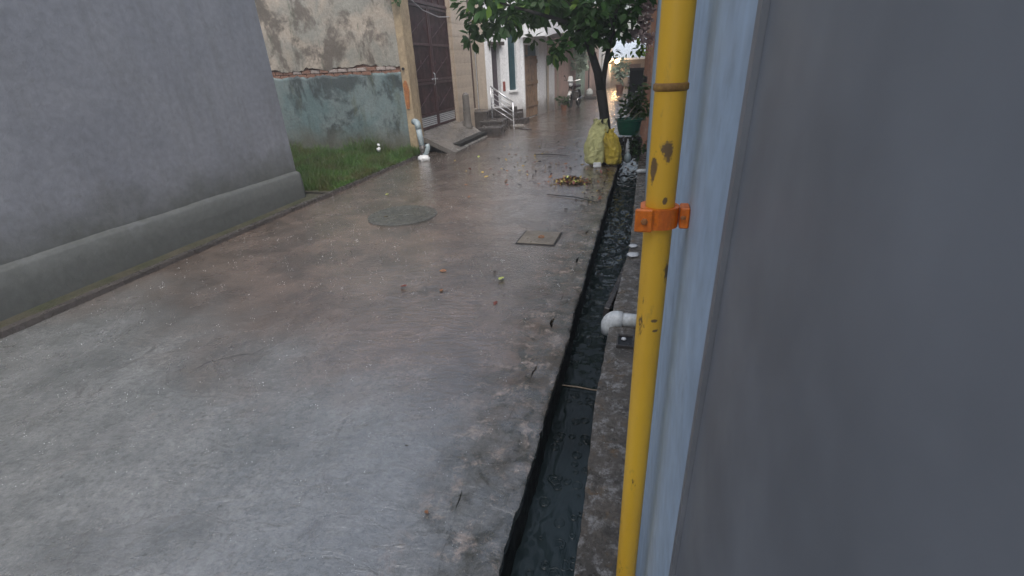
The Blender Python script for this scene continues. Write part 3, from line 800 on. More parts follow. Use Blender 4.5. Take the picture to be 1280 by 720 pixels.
obj('window_sill', B(w0-.05, w1, -.07, -.001, wb-.06, wb-.004), M['white'], wh)
px_, pz_ = lc(630, 108)
obj('wall_plate', B(px_-.05, px_+.05, -.02, -.001, pz_-.14, pz_+.14), M['redplate'], wh)
obj('cream_corner', B(-.01, .34, -.03, -.0015, .45, 4.25), M['cream'], wh)
# steps from its door
stt = thing('door_steps', 'dark wet steps climbing to the white house doorway', 'steps', A_, rz)
for k in range(3): obj('step', B(x0-.35, x1+.35, -.34-.25*k, -.12-.25*k+(.118 if k == 0 else 0), -.1, .48-.16*k, bev=.012), M['step'], stt)
# stainless railing
rl = thing('steel_railing', 'sloping stainless steel railing beside the white house steps', 'railing', (0, 0, 0))
RY = 13.95
ptop0, ptop1, pb1 = onY(613, 108, RY), onY(641, 128, RY-.1), onY(641, 155, RY-.1)
obj('handrail', T([ptop0, ptop1], .026, 10), M['steel'], rl, smooth=True)
obj('rail_post', T([Vector((ptop1.x, ptop1.y, .0)), ptop1], .024, 10), M['steel'], rl, smooth=True)
obj('rail_post', T([Vector((ptop0.x, ptop0.y, .3)), ptop0], .022, 10), M['steel'], rl, smooth=True)
for k in range(1, 5):
    dz = Vector((0, 0, -.125*k)); obj('rail_bar', T([ptop0+dz*1.12, ptop1+dz*1.02], .011, 8), M['steel'], rl, smooth=True)
# street bits by the railing
o = tag(obj('cement_lump', B(-.22, .2, -.16, .16, -.02, .09, bev=.04), M['ledge']), 'rounded cement lump at the foot of the railing post', 'rubble'); o.location = (-3.62, 14.1, 0); o.rotation_euler = (0, 0, .5)

# house with plank door, projecting balcony
A_, u_, rz, LN, lc = frame_on((-3.90, 16.3), (-3.48, 19.6))
h3 = thing('plank_door_house', 'white house with tall brown plank door under a projecting balcony', 'house', A_, rz)
x0, _ = lc(656.5, 100); x1, _ = lc(673.5, 100); zt = 2.25
x1 = min(x1, LN-1.0)
obj('wall', facade(0, LN, -.45, 4.3, [(x0, x1, -.0, zt)], .35), M['white'], h3)
bw = x1-x0
n = 6
for k in range(n):
    a = x0+bw*k/n; obj('plank', B(a+.006, a+bw/n-.006, .05+.01*(k % 2), .085, .02, 1.92+.05*nz(k, 3, 2.2), bev=.004), M['wood'], h3)
for z in (.35, 1.05, 1.7): obj('cross_board', B(x0+.02, x1-.02, .025, .049, z, z+.12, bev=.004), M['wood'], h3)
obj('transom', B(x0, x1, .1, .13, .0, zt), M['tealsh'], h3)
obj('inner_frame', B(x0+.3, x0+.36, .02, .09, 1.95, zt), M['wood'], h3)
bc = bmesh.new()
# balcony: slab with an arched soffit edge and solid parapet
bx0, bx1, bd = -.1, LN-.05, .75
box(bc, bx0, bx1, -bd, -.002, 2.52, 2.64)
obj('balcony_slab', bc, M['greige'], h3)
bp = bmesh.new()
seg = 14; prev = None
for k in range(seg+1):
    x = bx0+(bx1-bx0)*k/seg; dip = .16*math.sin(math.pi*k/seg)
    v4 = [bp.verts.new((x, -bd-.06, 2.42+dip)), bp.verts.new((x, -bd, 2.42+dip)), bp.verts.new((x, -bd, 3.3)), bp.verts.new((x, -bd-.06, 3.3))]
    if prev:
        for q in range(4): bp.faces.new((prev[q], v4[q], v4[(q+1) % 4], prev[(q+1) % 4]))
    else: bp.faces.new(v4[::-1])
    prev = v4
bp.faces.new(prev); bmesh.ops.recalc_face_normals(bp, faces=bp.faces)
obj('parapet', bp, M['white'], h3)
obj('parapet_side', B(bx0-.06, bx0-.001, -bd-.06, -.003, 2.45, 3.3), M['white'], h3)
obj('coping', B(bx0-.08, bx1+.02, -bd-.08, -bd+.02, 3.302, 3.35), M['pink'], h3)

# pink house with brown door
A_, u_, rz, LN, lc = frame_on((-3.46, 19.63), (-3.1, 22.9))
h4 = thing('pink_house', 'pink plastered house with a narrow dark brown door', 'house', A_, rz)
x0, zt = lc(685, 75); x1, zb = lc(696, 133)
obj('wall', facade(0, LN, -.45, 4.4, [(x0, x1, .0, zt)], .3), M['pink'], h4)
d = obj('door', B(x0, x1, .1, .14, .01, zt), M['darkdoor'], h4)
obj('door_panel', B(x0+.1, x1-.1, .085, .0995, .2, .9, bev=.004), M['darkdoor'], d); obj('door_panel', B(x0+.1, x1-.1, .085, .0995, 1.0, zt-.15, bev=.004), M['darkdoor'], d)
obj('door_surround', facade(x0-.18, x1+.18, .0, zt+.16, [(x0-.001, x1+.001, .0, zt+.001)], .03), M['cream'], h4, loc=(0, -.032, 0))
aw = obj('awning', prism(bmesh.new(), [(0, 0), (LN+.2, 0), (LN+.2, -.8), (0, -.8)], 0, .06), M['redtile'], h4, loc=(0, -.002, 2.75)); aw.rotation_euler = (R(14), 0, 0)
# mint house
A_, u_, rz, LN, lc = frame_on((-3.09, 22.92), (-2.97, 25.3))
h5 = thing('mint_house', 'pale mint green house front behind the parked motorcycle', 'house', A_, rz)
obj('wall', facade(0, LN, -.45, 4.4, [(1.1, 1.9, .0, 2.1)], .3), M['mint'], h5)
obj('door', B(1.1, 1.9, .1, .14, .0, 2.1), M['mint'], h5)
aw = obj('awning', prism(bmesh.new(), [(0, 0), (LN, 0), (LN, -.7), (0, -.7)], 0, .05), M['redtile'], h5, loc=(0, -.002, 2.9)); aw.rotation_euler = (R(16), 0, 0)
# far pink house and last white house
A_, u_, rz, LN, lc = frame_on((-2.96, 25.32), (-2.72, 29.5))
h6 = thing('rose_house', 'dull rose house beyond the mint house with tall shutter', 'house', A_, rz)
obj('wall', facade(0, LN, -.45, 4.2, [(.8, 1.8, .0, 2.1), (2.7, 3.5, .9, 2.1)], .3), M['pink'], h6)
obj('shutter', B(.8, 1.8, .1, .14, .0, 2.1), M['maroon'], h6); obj('window', B(2.7, 3.5, .1, .14, .9, 2.1), M['purple'], h6)
A_, u_, rz, LN, lc = frame_on((-2.71, 29.52), (-2.45, 37.0))
h7 = thing('last_white_house', 'farthest white house on the left at the street end', 'house', A_, rz)
obj('wall', facade(0, LN, -.45, 3.4, [(1.2, 2.2, .0, 2.0)], .3), M['white'], h7)
obj('door', B(1.2, 2.2, .1, .14, .0, 2.0), M['purple'], h7)

# shed closing the street end with bulbs
EY = 36.5
eh = thing('end_shed', 'low greige shed with pale tin roof closing the street end', 'shed', (-2.6, EY, 0))
obj('wall', facade(-2.4, 5.5, -.45, 1.62, [(1.3, 2.1, 0, 1.35)], .2), M['greige'], eh)
obj('doorway', B(1.3, 2.1, .05, .08, 0, 1.35), M['purple'], eh)
rf = bmesh.new()
vs_ = [(-2.6, -.5, 1.66), (5.7, -.5, 1.66), (5.7, 4.5, 3.05), (-2.6, 4.5, 3.05)]
a = [rf.verts.new(p) for p in vs_]; b = [rf.verts.new((p[0], p[1], p[2]+.05)) for p in vs_]
rf.faces.new(a[::-1]); rf.faces.new(b)
for i in range(4): rf.faces.new((a[i], a[(i+1) % 4], b[(i+1) % 4], b[i]))
obj('roof', rf, M['tin'], eh)
obj('fascia', B(-2.6, 5.7, -.54, -.502, 1.62, 1.74), M['pvcw'], eh)
def bulb(px, py, r, mat, power, label):
    p = onY(px, py, EY-.62)
    t = thing('light_bulb', label, 'bulb', p)
    b_ = bmesh.new(); bmesh.ops.create_uvsphere(b_, u_segments=14, v_segments=10, radius=r)
    obj('glass', b_, mat, t, smooth=True)
    obj('holder', T([(0, 0, r*.9), (0, 0, r*1.8)], r*.4, 8), M['black'], t)
    ld = bpy.data.lights.new('bulb_light', 'POINT'); ld.energy = power; ld.color = (1, .58, .26); ld.shadow_soft_size = r
    lo = bpy.data.objects.new('bulb_light', ld); COL.objects.link(lo); lo.parent = t; lo.location = (0, -.3, 0)
bulb(771, 77, .15, M['bulb'], 26, 'brightly lit warm bulb hanging from the shed eave')
bulb(758.5, 77.5, .07, M['bulb2'], 3, 'smaller lit bulb to the left of the bright warm one')

# right row beyond the blue wall
rh = thing('right_brick_house', 'dull red brick house edge-on along the right beyond the plants', 'house', (.0, 10.2, 0))
obj('wall', B(.0, 4, 0, 12.0, -.4, 4.2), M['brick'], rh)
obj('pilaster', B(-.07, -.001, .0, .4, -.1, 4.1), M['brick'], rh)
rh2 = thing('far_right_house', 'far greige house along the right side of the street', 'house', (.06, 22.3, 0))
obj('wall', B(.0, 4, 0, 14.5, -.4, 4.5), M['greige'], rh2)

# ------------------------------------------------------------------ leaves machinery
def leafmesh(L=.14, W=.07, fold=.25, droop=.3):
    vs = [(0, 0, 0), (W*.42, L*.3, fold*W*.5), (W*.5, L*.6, fold*W*.5-droop*L*.15), (0, L*1.05, -droop*L*.5), (-W*.5, L*.6, fold*W*.5-droop*L*.15), (-W*.42, L*.3, fold*W*.5), (0, L*.35, -.01*L), (0, L*.68, -droop*L*.18)]
    fs = [(0, 1, 6), (1, 2, 7, 6), (2, 3, 7), (0, 6, 5), (5, 6, 7, 4), (4, 7, 3)]
    return vs, fs
def leafcloud(spots, L, W, jit=.3):
    """spots: list of (pos, direction)"""
    vs, fs = [], []
    for p, d in spots:
        s = random.uniform(1-jit, 1+jit); lv, lf = leafmesh(L*s, W*s)
        q = d.to_track_quat('Y', 'Z').to_matrix(); rr = Matrix.Rotation(random.uniform(-1.1, 1.1), 3, 'Y'); k = len(vs)
        for v in lv: vs.append(tuple(Vector(p)+q @ (rr @ Vector(v))))
        for f in lf: fs.append(tuple(k+i for i in f))
    return vs, fs
def rdir(zb=-.2, up=None):
    d = Vector((random.gauss(0, 1), random.gauss(0, 1), random.gauss(zb, .6))); return d.normalized()

# ------------------------------------------------------------------ street tree
TY = 8.8
tr = thing('street_tree', 'slender forked street tree with broad dark green leaves growing from the sacks', 'tree', (0, 0, 0))
P = lambda px, py, y=TY: onY(px, py, y)
base = onY(759, 200, TY); base.z = -.05
trunk = [base, P(757.5, 165), P(755, 140), P(751, 112)]
obj('trunk', T(trunk, [.10, .095, .085, .088], 14), M['bark'], tr, smooth=True)
limbs = [([P(752, 118), P(747, 90), P(739, 65), P(731, 42), P(720, 15), P(705, -20)], [.08, .07, .062, .055, .045, .03]),
         ([P(752.5, 122), P(754, 100), P(758, 76), P(763, 50), P(768, 25), P(778, -15)], [.06, .048, .042, .038, .03, .02]),
         ([P(731, 42), P(712, 30, 8.5), P(690, 22, 8.2), P(655, 12, 8.0), P(620, 2, 7.9)], [.045, .036, .03, .022, .012]),
         ([P(720, 15), P(700, 18, 9.1), P(670, 30, 9.3)], [.035, .022, .01]),
         ([P(763, 50), P(768, 40, 8.6), P(762, 20, 8.2)], [.03, .02, .01]),
         ([P(722, 20), P(695, -10, 8.3), P(640, -40, 8.0)], [.04, .03, .015]),
         ([P(763, 50), P(775, 35, 9.2), P(790, 10, 9.3)], [.03, .02, .01])]
for pts, rr in limbs: obj('limb', T(pts, rr, 8), M['bark'], tr, smooth=True)
# crown clumps: (pixel centre, depth, radius m)
random.seed(11)
clumps = []
def cp(px, py, y, r, n): clumps.append((onY(px, py, y), r, n))
for a in [(590, 8, 8.2, .22, 40), (598, 28, 8.3, .18, 36), (588, 48, 8.5, .12, 22), (612, 5, 8.0, .22, 40), (625, 25, 8.1, .2, 42), (640, 12, 8.2, .24, 55), (655, 28, 8.4, .18, 36),
          (662, 8, 8.6, .25, 55), (674, 22, 8.8, .10, 12), (683, 2, 8.3, .2, 55), (700, 8, 8.6, .18, 50), (655, 5, 8.9, .25, 50), (735, 25, 9.1, .22, 50), (712, 8, 8.9, .25, 60), (722, 28, 8.8, .2, 48),
          (733, 12, 8.6, .26, 70), (742, 30, 8.7, .22, 66), (748, 48, 8.8, .14, 34), (757, 15, 8.9, .24, 60), (768, 30, 8.9, .18, 42), (774, 42, 9.0, .10, 18), (780, 10, 9.0, .2, 40), (765, 63, 9.0, .07, 12),
          (790, 25, 9.3, .12, 16), (700, 60, 8.4, .14, 34), (693, 66, 8.3, .10, 18), (712, 52, 8.5, .08, 12), (668, 50, 8.8, .07, 10), (730, 50, 8.6, .12, 26), (618, 45, 8.4, .09, 10), (603, 42, 8.4, .10, 14), (722, 38, 8.6, .12, 22)]: cp(*a)
for i in range(30):
    p = onY(random.uniform(575, 800), random.uniform(-160, -20), random.uniform(7.4, 10.2)); clumps.append((p, random.uniform(.22, .4), 42))
for i in range(16):
    p = onY(random.uniform(640, 785), random.uniform(-20, 12), random.uniform(9.2, 10.0)); clumps.append((p, random.uniform(.2, .3), 36))
near_spots, rest = [], []
for c0, r, n in clumps:
    for k in range(n):
        v = Vector((random.gauss(0, 1), random.gauss(0, 1), random.gauss(0, .75))).normalized()*r*random.uniform(.35, 1.15)
        d = (v.normalized()*.8+rdir(-.5)*.7).normalized()
        (near_spots if (c0.z < 2.75 and c0.y < 8.65) else rest).append((c0+v, d))
random.shuffle(near_spots)
sing, extra = near_spots[:290], near_spots[290:]
lv = leafmesh(.165, .095)
lo_ = None
for i, (p, d) in enumerate(sing):
    rot = (d.to_track_quat('Y', 'Z').to_matrix() @ Matrix.Rotation(random.uniform(-1.1, 1.1), 3, 'Y')).to_euler()
    s = random.uniform(.75, 1.3)
    if lo_ is None:
        lo_ = obj('leaf', lv, M['leaf'], tr, smooth=True, loc=p); lo_.rotation_euler = rot; lo_.scale = (s,)*3
        ly_ = obj('leaf', (lv[0], lv[1]), M['leafy'], tr, smooth=True, loc=p+Vector((.05, 0, .02))); ly_.rotation_euler = rot
    else: dupm(ly_ if i % 9 == 0 else lo_, tr, p, rot, (s,)*3)
obj('crown', leafcloud(rest+extra, .165, .095), M['leaf'], tr, smooth=True, kind='stuff')
random.seed(12)

# vine tip above the gate post
vn = thing('creeper_tip', 'small green creeper hanging at the top of the ochre gate post', 'plant', onY(494, -8, 9.55))
obj('stem', T([(0, .1, .4), (0, .02, .15), (-.02, 0, -.1)], .008, 6), M['bark'], vn)
spots = [(Vector((random.gauss(0, .07), random.gauss(0, .04), random.uniform(-.16, .35))), rdir(-.8)) for _ in range(60)]
obj('leaves', leafcloud(spots, .1, .06), M['potleaf'], vn, smooth=True, kind='stuff')
vn2 = thing('wall_creeper', 'small creeper hanging high on the peeling plaster wall', 'plant', onY(463, -22, 9.62))
obj('stem', T([(0, .05, .6), (0, .0, .3), (.02, 0, .05)], .008, 6), M['bark'], vn2)
spots = [(Vector((random.gauss(0, .09), random.gauss(0, .03), random.uniform(-.0, .6))), rdir(-.8)) for _ in range(70)]
obj('leaves', leafcloud(spots, .1, .06), M['potleaf'], vn2, smooth=True, kind='stuff')

# ------------------------------------------------------------------ sacks round the trunk
def sack(name, label, loc, w, d, h, mat, seed, lean=(0, 0), rz=0):
    t = thing(name, label, 'sack', loc, rz)
    b_ = bmesh.new(); segs, rings = 64, 44; rows = []
    for j in range(rings+1):
        t_ = j/rings; z = h*t_
        prof = (min(1, (t_/.08)**.5) if t_ < .08 else 1)*(1.0+.13*math.sin(math.pi*min(1, t_*1.25))-.10*t_)
        if t_ > .80: prof *= 1-.50*((t_-.80)/.20)**1.3
        row = []
        for i in range(segs):
            a = 2*math.pi*i/segs; ca, sa = math.cos(a), math.sin(a)
            e_ = (abs(ca)**2.6+abs(sa)**2.6)**(-1/2.6)
            wr = 1+.16*noise.noise(Vector((ca*1.8, sa*1.8, z*4.5+seed)))+.10*noise.noise(Vector((ca*3, sa*3, z*13+seed)))+.05*abs(noise.noise(Vector((ca*6, sa*6, z*22+seed))))
            fold = 1+(.07+.20*max(0, (t_-.6))*2)*math.sin(a*6+seed+4*noise.noise(Vector((ca, sa, z*3))))
            r = prof*wr*fold
            row.append(b_.verts.new((w/2*e_*ca*r+lean[0]*t_*t_, d/2*e_*sa*r+lean[1]*t_*t_, z*(1+.05*math.sin(a*3+seed)*t_))))
        rows.append(row)
    for j in range(rings):
        for i in range(segs): b_.faces.new((rows[j][i], rows[j][(i+1) % segs], rows[j+1][(i+1) % segs], rows[j+1][i]))
    b_.faces.new(rows[0][::-1])
    obj('bag', b_, mat, t, smooth=True)
    # rolled mouth with soil inside
    m_ = bmesh.new(); zz = h*.955
    lathe(m_, [(w*.21, -.02), (w*.19, .0), (w*.05, .015)], 20, (lean[0]*.9, lean[1]*.9, zz)); obj('soil_fill', m_, M['soil'], t, smooth=True)
    fl = bmesh.new()
    for k in range(5):
        a = seed+k*1.3; r0 = w*.27
        p0 = Vector((lean[0]+r0*math.cos(a), lean[1]+r0*math.sin(a), h*.97))
        vv = [fl.verts.new(p0+Vector((-.05*math.sin(a), .05*math.cos(a), -.04))), fl.verts.new(p0+Vector((.05*math.sin(a), -.05*math.cos(a), -.04))), fl.verts.new(p0+Vector((.03*math.cos(a)+.02, .03*math.sin(a), .07))), fl.verts.new(p0+Vector((.02*math.cos(a)-.02, .0, .06)))]
        fl.faces.new(vv)
    obj('torn_flap', fl, mat, t, kind='stuff')
    return t
sack('soil_sack', 'taller pale yellow plastic sack slumped at the left of the tree trunk', (-.81, 8.62, 0), .33, .32, .74, M['sack1'], 1.0, (.07, .02))
sack('soil_sack', 'shorter deep yellow plastic sack at the right of the tree trunk', (-.49, 8.60, 0), .27, .28, .58, M['sack2'], 5.0, (-.10, .03), .4)
o = tag(obj('white_bag_scrap', B(-.07, .07, -.02, .02, 0, .09, bev=.015), M['foam']), 'small white plastic scrap at the foot of the pale sack', 'litter'); o.location = (-.74, 8.38, .0); o.rotation_euler = (R(-15), 0, .3)

# ------------------------------------------------------------------ clutter right of the tree
sd_ = thing('dark_stand', 'dark low stand of stacked bricks carrying the green tub', 'stand', (-.27, 9.35, 0))
first_ = None
for r_ in range(5):
    for k in range(3):
        loc = (-.16+k*.16+(.03 if r_ % 2 else 0), random.uniform(-.02, .02), .04+r_*.078)
        if first_ is None: first_ = obj('brick', B(-.072, .072, -.11, .11, -.036, .036, bev=.005), M['step'], sd_, loc=loc)
        else: dupm(first_, sd_, loc, (0, 0, random.uniform(-.08, .08)))
tb = thing('green_tub', 'round dark green plastic tub full of soil and twigs', 'tub', (-.27, 9.3, .43))
tbm = lathe(bmesh.new(), [(.17, 0), (.20, .10), (.225, .24), (.245, .25), (.245, .275), (.225, .275), (.215, .22), (.02, .215)], 30)
obj('bowl', tbm, M['tub'], tb, smooth=False)
obj('soil', lathe(bmesh.new(), [(.20, .218), (.17, .235), (.02, .25)], 20), M['soil'], tb, smooth=True)
for i, (a, b) in enumerate([((-.12, -.1, .22), (.10, -.05, .50)), ((-.15, 0, .22), (-.22, -.1, .46)), ((.0, -.1, .22), (.22, -.15, .42)), ((-.18, -.1, .24), (-.38, -.2, .36)), ((-.2, -.12, .26), (-.30, -.25, .18))]):
    tag(obj('twig', T([Vector(a)+Vector((-.27, 9.3, .43)), (Vector(a)+Vector(b))/2+Vector((-.25, 9.3, .46)), Vector(b)+Vector((-.27, 9.3, .43))], [.009, .007, .004], 6), M['drytwig'] if i != 1 else M['bark']),
        ['pale twig leaning up out of the green tub', 'dark twig leaning left out of the green tub', 'pale twig pointing right over the green tub', 'low pale twig poking left between tub and trunk', 'pale twig drooping over the left rim of the tub'][i], 'twig')
# dark growth behind tub
def bush(name, label, loc, rx, ry, rz_, n, L, W, mat, pot=None, stemh=0):
    t = thing(name, label, 'plant', loc)
    for k in range(3): obj('stem', T([(0, 0, -stemh), (random.gauss(0, .03), random.gauss(0, .03), rz_*.3), (random.gauss(0, rx*.5), random.gauss(0, ry*.5), rz_*.9)], [.012, .009, .004], 6), M['bark'], t)
    sp = []
    for k in range(n):
        v = Vector((random.gauss(0, rx*.5), random.gauss(0, ry*.5), abs(random.gauss(rz_*.5, rz_*.3)))); sp.append((v, rdir(-.1)))
    obj('leaves', leafcloud(sp, L, W), mat, t, smooth=True, kind='stuff')
    if pot: obj('pot', lathe(bmesh.new(), [(pot*.7, -stemh-.02), (pot, -stemh+pot*1.6), (pot*1.12, -stemh+pot*1.65), (pot*1.12, -stemh+pot*1.85), (pot*.95, -stemh+pot*1.85), (pot*.1, -stemh+pot*1.7)], 20), M['pot'], t)
    return t
bush('potted_shrub', 'dark leafy potted shrub behind the green tub', (-.19, 9.75, .62), .26, .26, .55, 260, .12, .055, M['potleaf'], .14, .62)
bush('trailing_plant', 'low dark trailing plant below the green tub', (-.10, 9.1, .05), .16, .25, .34, 120, .10, .045, M['potleaf'])
bush('bright_vine', 'bright yellow green vine high on the right wall', (-.16, 10.0, 1.72), .10, .12, .26, 60, .09, .05, M['leafy'])
mb = thing('meter_box', 'dark grey metal box mounted above the potted shrub', 'box', (-.2, 10.0, 1.33))
obj('case', B(-.125, .125, -.07, .07, -.2, .2, bev=.008), M['black'], mb)
obj('bracket', B(.126, .2, -.02, .02, -.05, .05), M['black'], mb)
obj('lid_edge', B(-.135, .135, -.082, -.071, .16, .205), simple('box_lid', (.06, .06, .065), None, 9, .5, .1), mb)
jg = thing('milk_jug', 'small whitish plastic jug standing by the drain under the tub', 'jug', (-.245, 8.85, .0))
obj('body', lathe(bmesh.new(), [(.035, 0), (.06, .02), (.062, .10), (.05, .14), (.025, .17), (.022, .2)], 16), M['pvcg'], jg, smooth=True)
obj('cap', lathe(bmesh.new(), [(.027, .2), (.027, .225), (.02, .23)], 12), M['foam'], jg)
o = tag(obj('tall_bottle', lathe(bmesh.new(), [(.03, 0), (.038, .02), (.036, .16), (.014, .22), (.014, .25)], 14), M['foam'], smooth=True), 'narrow white bottle standing behind the jug', 'bottle'); o.location = (-.26, 9.12, .12)
o = tag(obj('brick_under_bottle', B(-.09, .09, -.07, .07, 0, .12, bev=.006), M['step']), 'single dark brick under the narrow white bottle', 'brick'); o.location = (-.26, 9.12, 0)

# dried creeper hanging from the right
dc = thing('dried_creeper', 'dried greyish pink creeper hanging above the right side of the lane', 'plant', (0, 0, 0))
obj('stem', T([(0.05, 9.9, 3.2), (-.12, 9.6, 2.6), (-.2, 9.4, 2.05)], [.02, .015, .006], 6), M['bark'], dc)
sp = []
for (px, py, y, r, n) in [(797, 5, 9.5, .20, 90), (806, 22, 9.5, .15, 90), (800, 38, 9.4, .16, 100), (789, 42, 9.3, .09, 36), (808, 8, 9.6, .16, 70), (812, 48, 9.7, .10, 40), (790, 15, 9.6, .15, 40), (800, -30, 9.5, .3, 120)]:
    c0 = onY(px, py, y)
    for k in range(n):
        v = Vector((random.gauss(0, 1), random.gauss(0, 1), random.gauss(0, 1))).normalized()*r*random.uniform(.3, 1.1); sp.append((c0+v, rdir(-.3)))
obj('leaves', leafcloud(sp, .085, .06), M['dryleaf'], dc, smooth=True, kind='stuff')

# ------------------------------------------------------------------ street things far up the lane
def motorcycle(loc, rz, label, screen=True):
    t = thing('motorcycle', label, 'motorcycle', loc, rz, 'motorcycles parked in the lane')
    for y in (-.62, .62):
        w = bmesh.new()
        bmesh.ops.create_circle(w, segments=4, radius=.001)
        w.free(); w = bmesh.new()
        ring_ = [(0, .25*math.cos(a), .25*math.sin(a)) for a in [2*math.pi*k/22 for k in range(23)]]
        tube(w, ring_, .05, 8, caps=False)
        wo_ = obj('wheel', w, M['rubber'], t, smooth=True, loc=(0, y, .30))
        r_ = bmesh.new(); tube(r_, [(-.04, 0, 0), (.04, 0, 0)], .05, 10)
        for k in range(5): a = k*2*math.pi/5; tube(r_, [(0, .03*math.cos(a), .03*math.sin(a)), (0, .21*math.cos(a), .21*math.sin(a))], .012, 5)
        obj('rim', r_, M['chrome'], wo_)
    b_ = bmesh.new(); bmesh.ops.create_uvsphere(b_, u_segments=16, v_segments=10, radius=1)
    for v in b_.verts: v.co = Vector((v.co.x*.13, v.co.y*.27-.18, v.co.z*.13+.80))
    obj('tank', b_, M['maroon2'], t, smooth=True)
    obj('seat', B(-.11, .11, .0, .62, .74, .84, bev=.03), M['black'], t)
    obj('engine', B(-.13, .13, -.22, .15, .30, .62, bev=.03), M['step'], t)
    f_ = bmesh.new()
    tube(f_, [(0, -.45, .88), (0, -.1, .66), (0, .5, .62), (0, .62, .32)], .025, 8)
    for s in (-1, 1): tube(f_, [(s*.07, -.62, .30), (s*.07, -.45, .92)], .02, 8)
    obj('chassis', f_, M['black'], t, smooth=True)
    obj('handlebar', T([(-.33, -.33, 1.04), (-.15, -.42, 1.02), (.15, -.42, 1.02), (.33, -.33, 1.04)], .014, 8), M['chrome'], t)
    b_ = bmesh.new(); bmesh.ops.create_uvsphere(b_, u_segments=12, v_segments=8, radius=.09)
    obj('headlight', b_, M['foam'] if screen else M['chrome'], t, smooth=True, loc=(0, -.55, .90))
    for s in (-1, 1):
        obj('mirror', T([(s*.22, -.38, 1.03), (s*.26, -.40, 1.17), (s*.30, -.40, 1.20)], [.008, .01, .04], 8), M['black'], t)
    for y in (-.62, .64): obj('mudguard', T([(0, y-.22, .50), (0, y, .60), (0, y+.22, .48)], [.055, .07, .05], 8), M['pvcw'] if (screen and y < 0) else M['black'], t, smooth=True)
    if screen: obj('windscreen', T([(0, -.58, .97), (0, -.50, 1.16)], [.13, .10], 4), M['pvcw'], t)
    obj('exhaust', T([(.14, -.1, .30), (.16, .75, .36)], [.03, .045], 8), M['chrome'], t, smooth=True)
    return t
m1 = motorcycle((-2.80, 20.3, 0), R(-8), 'dark motorcycle with white front parked by the pink houses')
m2 = motorcycle((-.55, 21.5, 0), R(12), 'motorcycle parked on the right near the pale leafy plant')
# green planter by the brown door, far low bench with pots
bush('door_plant', 'small blue green potted plant beside the narrow brown door', (-3.02, 19.0, .2), .22, .22, .3, 60, .14, .07, M['potleaf'], .12, .2)
tag(obj('stone_slab', B(-.4, .4, -.5, .5, 0, .10, bev=.02), M['step']), 'low dark doorstep slab farther up the left side', 'step').location = (-2.75, 25.4, 0)
o = tag(obj('white_bundle', lathe(bmesh.new(), [(.12, 0), (.18, .1), (.15, .26), (.05, .34)], 10), M['pvcw']), 'whitish bundle sitting on the far doorstep slab', 'bundle'); o.location = (-2.75, 25.4, .102)
bush('pale_tree', 'pale leafy young tree in front of the end shed', (-1.45, 29, .55), .5, .5, 1.1, 160, .26, .14, M['greyleaf'], .22, .55)
bush('balcony_plant', 'hanging light green plant on the mint house front', (-2.75, 21.9, 1.35), .35, .5, 1.0, 240, .2, .11, M['greyleaf'])
o = tag(obj('fallen_cloth', B(-.24, .24, -.07, .07, 0, .025, bev=.01), M['step']), 'dark scrap of cloth lying by the steel railing post', 'litter'); o.location = (-3.3, 13.7, 0); o.rotation_euler = (0, 0, -.7)

# ------------------------------------------------------------------ litter: leaves, heap, white flower
def flatleaf(s): 
    v, f = leafmesh(s, s*.55, .4, -.35); return v, f
LV = [(629, 346, .10, 'ly', 'bright yellow green leaf lying alone on the wet road'), (486, 242, .08, 'ly', 'pale yellow leaf on the road near the grass verge'),
      (500, 358, .085, 'lr', 'dark red brown leaf on the left of the road'), (531, 638, .03, 'lb', 'small orange brown leaf nearest the camera'),
      (605, 222, .10, 'lo', 'cream leaf on the road in line with the ramp'), (598, 197, .10, 'ly', 'pale green leaf on the road near the ramp foot'),
      (686, 215, .07, 'ld', 'dark curled leaf just behind the leaf heap'), (710, 262, .07, 'ld', 'dark leaf between leaf heap and square cover'),
      (720, 250, .06, 'ld', 'small dark leaf right of the leaf heap'), (511, 557, .02, 'ld', 'tiny dark leaf scrap low in the picture'), (716, 211, .10, 'ld', 'dark leaf left of the pale sack')]
for px, py, s, mt, lb in LV:
    p = onZ(px, py, .012); o = tag(obj('fallen_leaf', flatleaf(s), M[mt], smooth=True), lb, 'leaf', 'single leaves fallen on the road')
    o.location = p; o.rotation_euler = (random.uniform(-.15, .15), random.uniform(-.2, .2), random.uniform(0, 6.28))
def litter(name, label, pts, mats, smin, smax, zt=0.0):
    vs, fs, mi = [], [], []
    for (x, y, z) in pts:
        v, f = flatleaf(random.uniform(smin, smax)); k = len(vs)
        rot = Matrix.Rotation(random.uniform(0, 6.28), 3, 'Z') @ Matrix.Rotation(random.gauss(0, .25+zt), 3, 'X') @ Matrix.Rotation(random.gauss(0, .3+zt), 3, 'Y')
        q = random.randrange(len(mats))
        for a in v: vs.append(tuple(rot @ Vector(a)+Vector((x, y, z))))
        for a in f: fs.append(tuple(k+i for i in a)); mi.append(q)
    o = obj(name, (vs, fs), [M[m_] for m_ in mats], smooth=True)
    for p_, q in zip(o.data.polygons, mi): p_.material_index = q
    return tag(o, label, 'leaves', kind='stuff')
pts = []
for i in range(520):
    a = random.uniform(0, 6.28); r = abs(random.gauss(0, .15)); r = min(r, .36)
    pts.append((-1.03+r*1.15*math.cos(a)+.1*r, 7.25+r*.8*math.sin(a), .012+max(0, .06*(1-(r/.24)))*random.random()))
litter('leaf_heap', 'small heap of wet yellow and brown leaves swept together on the road', pts, ['lo', 'lb', 'ld', 'lr', 'ly', 'lb', 'ld', 'ld'], .035, .07, .2)
pts = []
for i in range(200):
    x, y = random.gauss(-1.5, .8), random.uniform(6.9, 11.5)
    if x < -4.3 or x > -.55: continue
    pts.append((x, y, .012))
for i in range(14): pts.append((random.uniform(-4.2, -.6), random.uniform(3, 9), .010))
